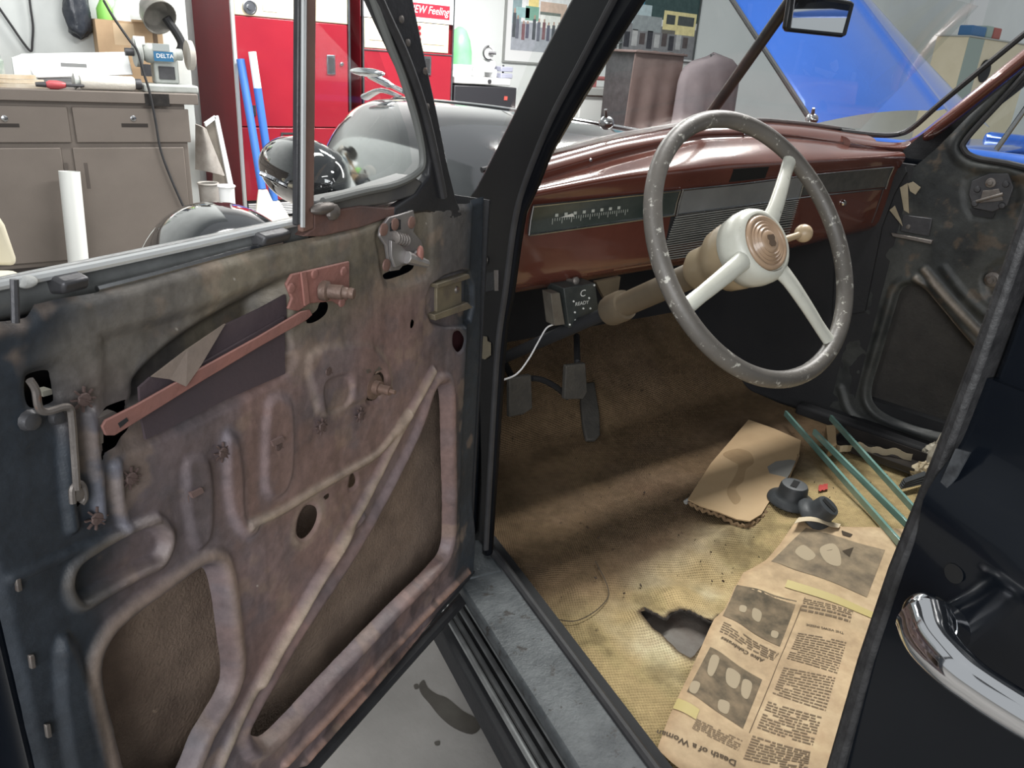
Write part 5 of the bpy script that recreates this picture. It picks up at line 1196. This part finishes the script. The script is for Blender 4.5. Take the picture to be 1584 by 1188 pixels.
T.part('crossbar', prism([LF.px(x, y, 0) for x, y in ((317, 190), (333, 179), (334, 184), (319, 196))], Vv*.03), WF_)
solo('seat_shell', sheet(gridmesh(lambda u, v: LF.px(302+16*math.sin(u*1.6)+28*v*u, 192+70*v+30*v*v*0+10*u, .05+.06*math.sin(u*3.1)), 12, 12), (.01, .02, 0)), mat('weathered_grey', (.36, .34, .31), .85, c2=(.22, .20, .18), ns=10, bump=.3), 'weathered grey curved panel tucked between workbench and machine', 'panel')
TR = mat('bucket_grey', (.36, .35, .32), .6, c2=(.24, .22, .2), ns=8)
def bucket(px_, py_, w_px, lb, mt, o):
    f_ = Frame(BF.pt(0, 0, o), U, -Vv); c_ = f_.px(px_, py_, 0); rad = (f_.lz(px_+w_px, py_)[0]-f_.lz(px_, py_)[0])
    b_ = np.array([c_[0], c_[1], 0.]); h_ = c_[2]
    T = Thing('bucket', lb, 'bucket', b_)
    T.part('body', lathe(b_, UP, [(rad*.85, 0), (rad, h_), (rad*.94, h_), (rad*.8, .02), (0, .02)], 22), mt)
    T.part('rim', tube([b_+UP*h_+rad*(math.cos(t)*U+math.sin(t)*Vv) for t in np.linspace(0, 2*math.pi, 25)[:-1]], .008, 6, closed=True), mt)
bucket(322, 284, 15, 'grey dented bucket between the workbench and the leaning frame', TR, -.1)
bucket(350, 288, 12, 'white plastic bucket beside the grey one', WF_, .15)
SEAT = mat('cream_vinyl', (.62, .58, .46), .5, c2=(.56, .52, .40), ns=5)
SFr = Frame(BF.pt(0, 0, 1.1), U, -Vv)
s_l = SFr.lz(14, 415); 
T = Thing('shop_stool', 'cream vinyl shop seat standing before the workbench', 'seat', np.array([*SFr.pt(s_l[0]-.15, 0, 0)[:2], 0]))
T.part('backrest', SFr.poly([(-70, 330), (-5, 330), (8, 350), (25, 400), (25, 412), (-70, 412)], -.06, .0), SEAT, bev=.02, seg=3)
T.part('cushion', prism([SFr.px(x, y, 0) for x, y in ((-70, 416), (24, 416), (38, 432), (38, 470), (-70, 470))], -Vv*.35), SEAT, bev=.03, seg=3)
zs_ = SFr.lz(0, 470)[1]
for q in (-.28, -.02):
    for w_ in (.03, .30): T.part('leg', tube([SFr.pt(s_l[0]+q, zs_+.02, w_), SFr.pt(s_l[0]+q, 0, w_)], .016, 8), DARKSTEEL)
# ------------------------------------------------------------------ vending machines
RED = mat('machine_red', (.29, .012, .026), .3, c2=(.33, .016, .030), ns=4, coat=.4, wear=(.6, .4, .4), wearamt=.80, ws=14)
REDD = mat('machine_side_red', (.17, .008, .015), .45, c2=(.20, .010, .018), ns=3, spec=.3)
CREAM = mat('machine_cream', (.74, .66, .48), .45, c2=(.70, .62, .44), ns=6)
MW = mat('machine_white', (.82, .83, .83), .4)
def machine(lb, x0, x1, ztop, dep=1.12):
    l0 = MF.lz(x0, 60)[0]; l1 = MF.lz(x1, 60)[0]
    T = Thing('vending_machine', lb, 'vending machine', MF.pt((l0+l1)/2, 0, -dep/2), 'red vending machines')
    T.part('cabinet', MF.box(l0, l1, .0, ztop, -dep, -.03), REDD, bev=.012)
    return T, l0, l1
T, l0, l1 = machine('red soda machine with cream coin header beside the workbench', 362, 541, 1.95)
zb = MF.lz(450, 308)[1]; zs = MF.lz(450, 197)[1]; zh = MF.lz(450, 31)[1]; zt = 1.92
T.part('upper_door', MF.box(l0+.015, l1-.02, zs+.004, zh, -.03, .0), RED, bev=.006)
T.part('lower_door', MF.box(l0+.015, l1-.02, zb, zs-.004, -.03, .0), RED, bev=.006)
hd = T.part('header_panel', MF.box(l0+.015, l1-.02, zh+.004, MF.lz(450, -12)[1], -.03, .006), CREAM, bev=.006)
T.part('sign_panel', MF.box(l0+.015, l1-.02, MF.lz(450, -11)[1], zt, -.03, .0), MW, bev=.004)
T.part('edge_trim', MF.box(l0-.012, l0+.012, .05, zt, -.02, .012), BRIGHT)
T.part('edge_trim', MF.box(l1-.018, l1, .05, zt, -.02, .012), OLDCHROME)
T.part('coin_dial', lathe(MF.px(386, 11, .006), -Vv, [(.055, 0), (.055, .012), (.046, .014), (.046, .006), (.02, .006), (.02, .02), (0, .02)], 22), OLDCHROME, hd)
T.part('price_window', MF.pbx(407, 5, 429, 18, .006, .012), MW, hd, bev=.002)
cp = T.part('coin_return', MF.pbx(506, 85, 519, 115, 0, .012), OLDCHROME, bev=.003); T.part('return_slot', MF.pbx(509, 89, 517, 112, .012, .0125), BLACKMATT, cp)
T.part('door_lock', lathe(MF.px(528, 99, 0), -Vv, [(.016, 0), (.016, .015), (.008, .018), (0, .018)], 12), OLDCHROME)
T.part('handle_plate', MF.pbx(388, 163, 396, 179, 0, .012), OLDCHROME)
T.part('lower_plate', join(MF.pbx(435, 205, 470, 208, 0, .01), MF.pbx(435, 208, 438, 225, 0, .01)), OLDCHROME)
T.part('kick_grille', MF.box(l0+.015, l1-.02, .0, zb-.005, -.05, -.02), BLACKMATT)
nz_ = 7
for k in range(nz_): T.part('grille_louvre', MF.box(l0+.03, l1-.03, .03+k*(zb-.05)/nz_, .03+(k+.5)*(zb-.05)/nz_, -.02, .004), MW)
T, m0, m1 = machine('red and cream soda machine with white sign top near the posters', 560, 701, 1.88)
zc1, zc2 = MF.lz(640, 79)[1], MF.lz(640, 34)[1]
T.part('lower_door', MF.box(m0+.012, m1-.012, .12, zc1-.004, -.03, 0), RED, bev=.005)
T.part('trim_bead', MF.box(m0+.012, m1-.012, MF.lz(640, 79)[1]-.02, MF.lz(640, 79)[1]-.012, 0, .006), OLDCHROME)
hd = T.part('coin_panel', MF.box(m0+.02, m1-.05, zc1, zc2, -.03, .004), CREAM, bev=.005)
T.part('coin_window', MF.pbx(655, 41, 688, 69, .004, .010), mat('window_cream', (.80, .72, .52), .3), hd)
T.part('coin_window', MF.pbx(572, 41, 596, 62, .004, .010), mat('window_pale', (.75, .73, .66), .3), hd)
for x_, y_ in ((648, 43), (648, 52), (648, 61)): T.part('select_button', lathe(MF.px(x_, y_, .004), -Vv, [(.018, 0), (.018, .01), (0, .012)], 12), RED, hd)
sg = T.part('sign_panel', MF.box(m0, m1, zc2+.004, 1.85, -.03, .01), MW, bev=.004)
bn = T.part('sign_banner', MF.pbx(590, 4, 696, 26, .010, .013), mat('banner_red', (.62, .02, .04), .4), sg)
ct = MF.px(652, 15, .014)
T.part('sign_lettering', textmesh('Refreshing NEW Feeling', .088, lambda x, y: ct+U*(x*.86-.10)+UP*y, shear=.3), MW, sg, smooth=0)
cp = T.part('bottle_chute', MF.pbx(655, 87, 667, 116, 0, .012), OLDCHROME); T.part('chute_slot', MF.pbx(658, 91, 665, 113, .012, .0125), BLACKMATT, cp)
T.part('edge_trim', MF.box(m1-.014, m1, .05, 1.85, -.02, .012), OLDCHROME); T.part('edge_trim', MF.box(m0, m0+.014, .05, 1.85, -.02, .012), OLDCHROME)
# paddles leaning on the machine
BL = mat('paddle_blue', (.05, .17, .55), .4)
def paddle(top, joint, head, lb, white_top):
    PFm = Frame(MF.pt(0, 0, .12), U, -Vv)
    a = MF.px(*top, .06+.07*white_top); b = PFm.px(*head, .12+.10*(not white_top))
    t_ = a[2]/(a[2]-b[2]); c_ = b
    f0 = a+(b-a)*t_ if b[2] > 0 else b
    L_ = lambda k: a+(f0-a)*k
    T = Thing('long_paddle', lb, 'paddle', (f0[0], f0[1], 0), 'paddles by the machine')
    wdt = .032
    hk = (head[1]-joint[1]); 
    kj = np.linalg.norm(PFm.px(*joint, .1)-a)/np.linalg.norm(f0-a)
    kj = min(kj, .93)
    T.part('shaft', tube([L_(.20 if white_top else .0), L_(kj)], wdt, 12), BL)
    if white_top: T.part('grip', tube([L_(0), L_(.20)], wdt*.95, 12), WF_)
    d3 = nrm(f0-a)
    s_ = [L_(kj), L_(kj)+d3*.10, f0]
    T.part('blade', prism([L_(kj)-U*.035, L_(kj)+U*.035, f0*.6+L_(kj)*.4+U*.09, f0+U*.11+UP*.02, f0-U*.11+UP*.02, f0*.6+L_(kj)*.4-U*.09], -Vv*.03), mat('paddle_cream', (.72, .69, .60), .6) if not white_top else bpy.data.materials['paddle_cream'], bev=.008)
paddle((372, 92), (404, 293), (412, 332), 'blue-handled paddle with cream blade leaning on the red machine', False)
paddle((390, 80), (421, 310), (428, 336), 'blue paddle with white grip leaning on the red machine', True)
# ------------------------------------------------------------------ table with machine, posters
TBf = Frame(MF.pt(0, 0, -.05), U, -Vv)
l0, l1 = TBf.lz(703, 130)[0], TBf.lz(800, 130)[0]; z1 = TBf.lz(750, 120)[1]; z2 = TBf.lz(750, 131)[1]
T = Thing('tool_chest', 'black tool chest with pale top drawer near the posters', 'tool chest', TBf.pt((l0+l1)/2, 0, -.3))
T.part('chest_body', TBf.box(l0, l1, 0, z2-.015, -.5, 0), mat('chest_black', (.03, .03, .035), .4), bev=.01)
T.part('chest_top', TBf.box(l0, l1-.08, z2, z1, -.5, .0), mat('chest_pale', (.62, .62, .62), .5), bev=.008)
T.part('lock', lathe(TBf.px(757, 126, 0), -Vv, [(.02, 0), (.02, .008), (0, .01)], 12), DARKSTEEL)
T.part('badge', TBf.pbx(780, 149, 785, 155, 0, .004), mat('badge_red', (.6, .1, .08), .4))
# small white bench machine on the chest
T2f = Frame(MF.pt(0, 0, -.22), U, -Vv); zz = z1
c_ = T2f.pt(T2f.lz(752, 104)[0], zz, 0)
T = Thing('buffing_machine', 'white bench buffer with a round dial on the tool chest', 'buffer', c_)
s_ = (T2f.lz(770, 100)[0]-T2f.lz(740, 100)[0])/30
T.part('foot', join(T2f.box(T2f.lz(738, 110)[0], T2f.lz(744, 110)[0], zz, zz+8*s_, -.1, .06), T2f.box(T2f.lz(758, 110)[0], T2f.lz(764, 110)[0], zz, zz+8*s_, -.1, .06), T2f.box(T2f.lz(738, 110)[0], T2f.lz(764, 110)[0], zz+6*s_, zz+10*s_, -.1, .06)), MW, bev=.01)
T.part('motor_body', lathe(T2f.pt(T2f.lz(738, 104)[0], zz+15*s_, -.02), U, [(6*s_, 0), (7*s_, 2*s_), (7*s_, 24*s_), (5*s_, 27*s_), (0, 27*s_)], 20), MW)
dc = T2f.pt(T2f.lz(752, 91)[0], zz+29*s_, .02)
T.part('dial_face', lathe(dc, -Vv, [(8*s_, 0), (8*s_, .02), (6.8*s_, .02), (6.8*s_, .012), (0, .012)], 22), mat('dial_grey', (.55, .56, .56), .4))
T.part('dial_rim', tube([dc-Vv*.02+8*s_*(math.cos(t)*U+math.sin(t)*UP) for t in np.linspace(1.6, 5.2, 20)], .008, 6), DARKSTEEL)
T.part('dial_stem', tube([dc-Vv*.02, dc-Vv*.06+U*.06], .012, 8), DARKSTEEL)
c_ = T2f.pt(T2f.lz(778, 112)[0], zz, 0)
T = Thing('small_caddy', 'small grey-blue parts caddy beside the white buffer', 'caddy', c_)
for k in range(2): T.part('tray', T2f.box(T2f.lz(770, 110)[0], T2f.lz(788, 110)[0], zz+k*8*s_, zz+k*8*s_+6*s_, -.06, .06), mat('caddy_blue', (.35, .36, .45), .5) if k == 0 else bpy.data.materials['caddy_blue'], bev=.006)
T.part('post', tube([c_, c_+UP*16*s_], .01, 8), DARKSTEEL)
c_ = T2f.pt(T2f.lz(720, 105)[0], zz, -.12)
s_g = T2f.lz(737, 80)[0]-T2f.lz(720, 80)[0]
T = Thing('globe_cover', 'pale green translucent dome on a white base beside the machine', 'dome', c_)
zt_ = T2f.lz(720, 42, -.12)[1]; zm = T2f.lz(720, 100, -.12)[1]
T.part('white_base', lathe(c_, UP, [(s_g*1.0, 0), (s_g*1.02, zm-zz)], 26), MW)
T.part('dome', lathe(np.array([c_[0], c_[1], zm]), UP, [(s_g*.98, 0), (s_g*.95, (zt_-zm)*.35), (s_g*.8, (zt_-zm)*.65), (s_g*.5, (zt_-zm)*.9), (s_g*.2, (zt_-zm)*.99), (0, zt_-zm)], 28), mat('dome_green', (.20, .62, .27), .3, c2=(.30, .70, .38), ns=6))
# posters
def poster(lb, x0, y0, x1, y1, fm, paint):
    a = WF.lz(x0, y0, .03); b = WF.lz(x1, y1, .03); L0, L1 = a[0], b[0]; Z0 = WF.lz((x0+x1)/2, y1, .03)[1]; Z1 = max(WF.lz((x0+x1)/2, y0, .03)[1], 1.95)
    T = Thing('framed_poster', lb, 'poster', WF.pt((L0+L1)/2, Z0, 0))
    T.part('backing', WF.box(L0, L1, Z0, Z1, .002, .012), MW)
    for q in ((L0-.02, L1+.02, Z0-.02, Z0), (L0-.02, L1+.02, Z1, Z1+.02), (L0-.02, L0, Z0, Z1), (L1, L1+.02, Z0, Z1)): T.part('frame', WF.box(*q, .002, .03), fm)
    def q(nm, u0, u1, v0, v1, m_, k=0): T.part(nm, WF.box(L0+(L1-L0)*u0, L0+(L1-L0)*u1, Z0+(Z1-Z0)*v0, Z0+(Z1-Z0)*v1, .012, .0125+.0006*k), m_)
    paint(q, T, L0, L1, Z0, Z1)
pm = {}
def C_(r, g, b):
    k = (r, g, b)
    if k not in pm: pm[k] = mat('print_ink', k, .6, c2=tuple(min(1, x*1.25+.02) for x in k), ns=18)
    return pm[k]
def street(q, T, L0, L1, Z0, Z1):
    q('sky', .09, .91, .40, .95, C_(.72, .74, .74)); q('road', .09, .91, .11, .40, C_(.34, .36, .40), 1)
    q('buildings', .09, .22, .38, .85, C_(.25, .34, .36), 2); q('awning', .14, .34, .44, .54, C_(.30, .48, .48), 3); q('trees', .28, .48, .42, .56, C_(.18, .36, .28), 3)
    q('shop_sign', .32, .47, .56, .64, C_(.75, .62, .25), 4); q('wall_sign', .19, .33, .72, .78, C_(.72, .30, .34), 4); q('wall_sign', .36, .50, .68, .78, C_(.16, .19, .24), 4)
    q('sign_face', .375, .485, .69, .77, C_(.65, .68, .70), 5); q('house_front', .5, .91, .42, .62, C_(.55, .42, .34), 3); q('tram', .5, .82, .36, .50, C_(.70, .72, .68), 4); q('tram_roof', .5, .82, .49, .52, C_(.15, .18, .16), 5)
    for k, (u, h_) in enumerate(((.10, .30), (.15, .24), (.24, .2), (.30, .18), (.40, .26), (.47, .24), (.55, .22), (.62, .2), (.7, .22), (.78, .2))):
        m_ = C_(*[(.07, .08, .09), (.12, .13, .16), (.20, .10, .11), (.10, .10, .14)][k % 4]); v0 = .24-.01*(k % 3)
        q('walker', u, u+.045, v0, v0+h_*.8, m_, 6); q('walker_head', u+.012, u+.034, v0+h_*.8, v0+h_*.95, C_(.4, .28, .22), 6)
street_frame = mat('frame_grey', (.30, .31, .30), .5)
poster('framed street scene poster hanging above the tool chest', 789, -60, 880, 97, street_frame, street)
def lake(q, T, L0, L1, Z0, Z1):
    q('water', .0, 1, .42, .98, C_(.05, .22, .32)); q('bright_water', .0, .5, .62, .98, C_(.10, .42, .52), 1); q('forest', .25, 1, .42, .72, C_(.03, .07, .07), 2); q('spray', .1, .35, .35, .55, C_(.45, .55, .58), 3)
    q('ground', 0, 1, .02, .35, C_(.22, .22, .23), 2)
    for k in range(9): q('visitor', .03+.1*k, .10+.1*k, .10+.02*(k % 3), .26+.03*(k % 2), C_(*[(.03, .03, .04), (.45, .45, .45), (.08, .06, .06)][k % 3]), 4)
    q('bus', .52, .98, .28, .52, C_(.78, .68, .34), 5); q('bus_window', .56, .68, .38, .48, C_(.05, .06, .06), 6); q('bus_window', .72, .95, .38, .48, C_(.06, .07, .07), 6); q('bus_bumper', .52, .70, .28, .32, C_(.15, .14, .12), 6)
    q('coach', .12, .5, .28, .44, C_(.30, .33, .34), 4)
poster('framed poster of buses by a blue lake', 976, -60, 1072, 92, mat('frame_dark', (.10, .11, .11), .5), lake)
T = Thing('wall_switch', 'small dark switch box with lever on the white wall', 'switch', WF.px(950, 65, 0))
T.part('box', WF.pbx(946, 54, 955, 75, 0, .04), DARKSTEEL, bev=.004); T.part('lever', tube([WF.px(952, 68, .05), WF.px(964, 65, .06)], .008, 6), OLDCHROME)
# ------------------------------------------------------------------ things seen through the windshield
TF = Frame(MF.pt(0, 0, .9), U, -Vv)
TARP = mat('brown_tarp', (.10, .068, .062), .8, c2=(.135, .098, .092), ns=4, bump=.3, bs=20)
tl0, tl1 = TF.lz(978, 150)[0], TF.lz(1052, 150)[0]; tz = TF.lz(1015, 82)[1]
T = Thing('covered_cabinet', 'tall cabinet draped with a brown cloth behind the windshield', 'covered cabinet', TF.pt((tl0+tl1)/2, 0, -.2))
def drape(u, v):
    l = tl0+(tl1-tl0)*u+(-.10*v*(1-u)*1.2); return TF.pt(l, tz*(1-v)+.01+(.01*math.sin(u*20))*(1-v), .03*math.sin(u*17+v*2)*v-.02*(1-v))
T.part('front_drape', sheet(gridmesh(drape, 26, 18), Vv*.01), TARP)
T.part('cabinet_body', TF.box(tl0+.03, tl1-.03, 0, tz-.01, -.45, -.06), DARKSTEEL); T.part('top_cloth', TF.box(tl0-.02, tl1+.03, tz-.01, tz+.012, -.46, .0), TARP, bev=.006)
CT = Frame(MF.pt(0, 0, 1.0), U, -Vv)
cl0_ = CT.lz(1098, 120)[0]
T = Thing('hung_coat', 'dark mauve coat draped over a stand behind the windshield bar', 'coat', CT.pt(cl0_, 0, 0))
ctz = CT.lz(1100, 80)[1]
def coat(u, v):
    t = u*2*math.pi; w_ = np.interp(v, [0, .015, .05, .10, .2, .5, 1], [.01, .45, .70, .9, .98, 1.0, 1.08]); r_ = (CT.lz(1146, 120)[0]-CT.lz(1056, 120)[0])/2
    return CT.pt(cl0_+w_*r_*math.cos(t)+.02*math.sin(7*t)*v, ctz*(1-v)+.35*v-.05*max(0, -math.cos(t))*(1-v), .14*w_*math.sin(t)+.025*math.sin(9*t+3*v)*v)
T.part('coat_body', gridmesh(coat, 48, 24, True), mat('coat_mauve', (.135, .115, .125), .85, c2=(.18, .155, .165), ns=5, bump=.3, bs=25), smooth=80)
T.part('stand', tube([CT.pt(cl0_, 0, 0), CT.pt(cl0_, ctz-.02, 0)], .03, 10), DARKSTEEL)
# pale vise bench behind the hood
VB = Frame(MF.pt(0, 0, -.1), U, -Vv)
vl0, vl1 = VB.lz(900, 150)[0], VB.lz(1010, 150)[0]; vz = VB.lz(950, 137)[1]
T = Thing('side_bench', 'pale steel side bench with red clamps below the wall switch', 'bench', VB.pt((vl0+vl1)/2, 0, -.3))
T.part('bench_body', VB.box(vl0, vl1, 0, vz-.09, -.5, -.02), mat('bench_pale', (.60, .61, .60), .5), bev=.01); T.part('bench_top', VB.box(vl0-.03, vl1, vz-.08, vz-.0, -.52, .02), mat('bench_grey', (.33, .34, .33), .6), bev=.008)
CL = mat('clamp_red', (.30, .10, .10), .5)
solo('bar_clamp', join(tube([VB.pt(vl0+.02, vz+.09, -.1), VB.pt(vl1, vz+.10, -.1)], .022, 10), *[VB.box(vl0+.15+k*.28, vl0+.24+k*.28, vz+.002, vz+.15, -.14, -.06) for k in range(3)]), CL, 'reddish bar clamp lying on the pale side bench', 'clamp')
# ------------------------------------------------------------------ blue car beside, hood raised
BLUE = mat('blue_car_paint', (.010, .062, .28), .22, .25, c2=(.012, .070, .31), ns=3, coat=.8)
BA = onx(1258, 192, 2.7); BT = onp(1110, 0, BA, U); bd = nrm(BT-BA)
T = Thing('blue_car', 'bright blue vintage car parked alongside with its hood raised', 'car', (BA[0]+.6, BA[1], 0))
HW = 1.62
def bhood(u, v):
    a = u*2-1; cr_ = .16*(1-abs(a)**2.2)+.03*math.exp(-((a-.18)/.05)**2)
    nn = nrm(np.cross(U, bd)); nn = nn if nn[1] < 0 else -nn
    w_ = 1-.22*v
    return BA+U*(HW/2+a*HW/2*w_)+bd*(1.25*v)+nn*(cr_*(.6+.4*v))
T.part('raised_hood', sheet(gridmesh(bhood, 45, 20), -nrm(np.cross(U, bd))*.0+np.array([0, .012, 0])), BLUE, smooth=80, label='raised blue hood panel')
T.part('hood_edge', tube([bhood(0, v) for v in np.linspace(0, 1, 20)], .012, 8), BLACKMATT)
bo = BA-U*.02
T.part('cowl', pbox(bo+UP*-.16-Vv*.30, U*(HW+.05), Vv*.32, UP*.10), BLUE, bev=.03)
T.part('front_clip', pbox(bo-UP*.75+U*.12+Vv*.05, U*(HW-.25), Vv*1.3, UP*.45), BLACKMATT)
T.part('body_side', pbox(np.array([bo[0], bo[1], .25])-Vv*2.6-U*.02, U*.08, Vv*2.6, UP*(BA[2]-.25-.02)), BLUE, bev=.03)
T.part('body_far_side', pbox(np.array([bo[0], bo[1], .25])-Vv*2.6+U*(HW-.05), U*.08, Vv*2.6, UP*(BA[2]-.25-.02)), BLUE, bev=.03)
T.part('seat_back', pbox(np.array([bo[0], bo[1], .5])-Vv*1.6+U*.15, U*(HW-.3), Vv*.2, UP*.75), mat('seat_dark', (.04, .04, .045), .8), bev=.04)
for k in (1.35,): T.part('window_post', tube([bo-Vv*k-UP*.03, bo-Vv*(k+.22)+UP*.42+U*.08], .016, 8), OLDCHROME)
T.part('roof', sheet(gridmesh(lambda u, v: bo+U*(.06+(HW-.1)*u)-Vv*(1.5+1.0*v)+UP*(.42+.12*math.sin(math.pi*u)*math.sin(math.pi*(.15+.7*v))), 14, 12), (0, 0, .02)), BLUE, smooth=80)
T.part('floor_pan', pbox(np.array([bo[0], bo[1], .25])-Vv*2.6, U*HW, Vv*2.6, UP*.03), BLACKMATT)
for du in (.05, HW-.23):
    for dv in (.85, -2.0): T.part('wheel', lathe(np.array([bo[0], bo[1], .33])+U*du+Vv*dv, U, [(.16, 0), (.30, .0), (.33, .04), (.33, .14), (.30, .18), (.16, .18), (.14, .15), (0, .15)], 28), RUBBER)
# right-hand end: storage cabinet with boxes, striped board behind
OF = Frame(MF.pt(0, 0, .1), U, -Vv)
oz = OF.lz(1530, 59)[1]; ol0, ol1 = OF.lz(1496, 70)[0], OF.lz(1600, 70)[0]
T = Thing('storage_cabinet', 'cream and grey-green storage cabinet by the right wall', 'cabinet', OF.pt((ol0+ol1)/2, 0, -.2))
T.part('cabinet_body', OF.box(ol0, ol1, 0, oz-.02, -.5, 0), CREAM, bev=.01)
T.part('side_panel', OF.box(ol0, OF.lz(1520, 70)[0], .02, oz-.03, 0, .012), mat('sage_panel', (.33, .40, .36), .6))
T.part('top_board', OF.box(ol0-.02, ol1+.02, oz-.02, oz, -.52, .02), mat('board_grey', (.42, .43, .40), .6))
T.part('dark_opening', lathe(OF.pt(OF.lz(1522, 110)[0], OF.lz(1522, 110)[1], 0), -Vv, [(.17, 0), (.17, .02), (0, .022)], 28), BLACKMATT)
for x0, x1, y0, c_, lb in ((1507, 1529, 40, (.06, .18, .38), 'blue case standing on the storage cabinet'), (1530, 1540, 40, (.35, .45, .40), 'grey-green box standing between blue and red boxes'), (1541, 1553, 43, (.42, .12, .10), 'small red box standing on the storage cabinet')):
    a = OF.lz(x0, 50); b = OF.lz(x1, 50); z_ = OF.lz((x0+x1)/2, y0)[1]
    solo('storage_box', OF.box(a[0], b[0]-.004, oz, z_, -.25, -.03), mat('box_colour', c_, .5), lb, 'box', 'boxes on the storage cabinet', bev=.02, seg=3)
YEL = mat('yellow_print', (.72, .56, .18), .6, c2=(.62, .47, .15), ns=9)
yl0, yl1 = WF.lz(1533, 30)[0], WF.lz(1580, 30)[0]; yz = WF.lz(1550, 62)[1]
T = Thing('striped_board', 'tall yellow ribbed board standing against the back wall', 'board', WF.pt((yl0+yl1)/2, 0, 0))
T.part('backing', WF.box(yl0, yl1, 0, 2.1, .01, .03), YEL)
for k in range(9): T.part('rib', WF.box(yl0+(yl1-yl0)*k/9+.01, yl0+(yl1-yl0)*(k+.55)/9, .05, 2.1-.03*(k % 2), .03, .05), YEL)
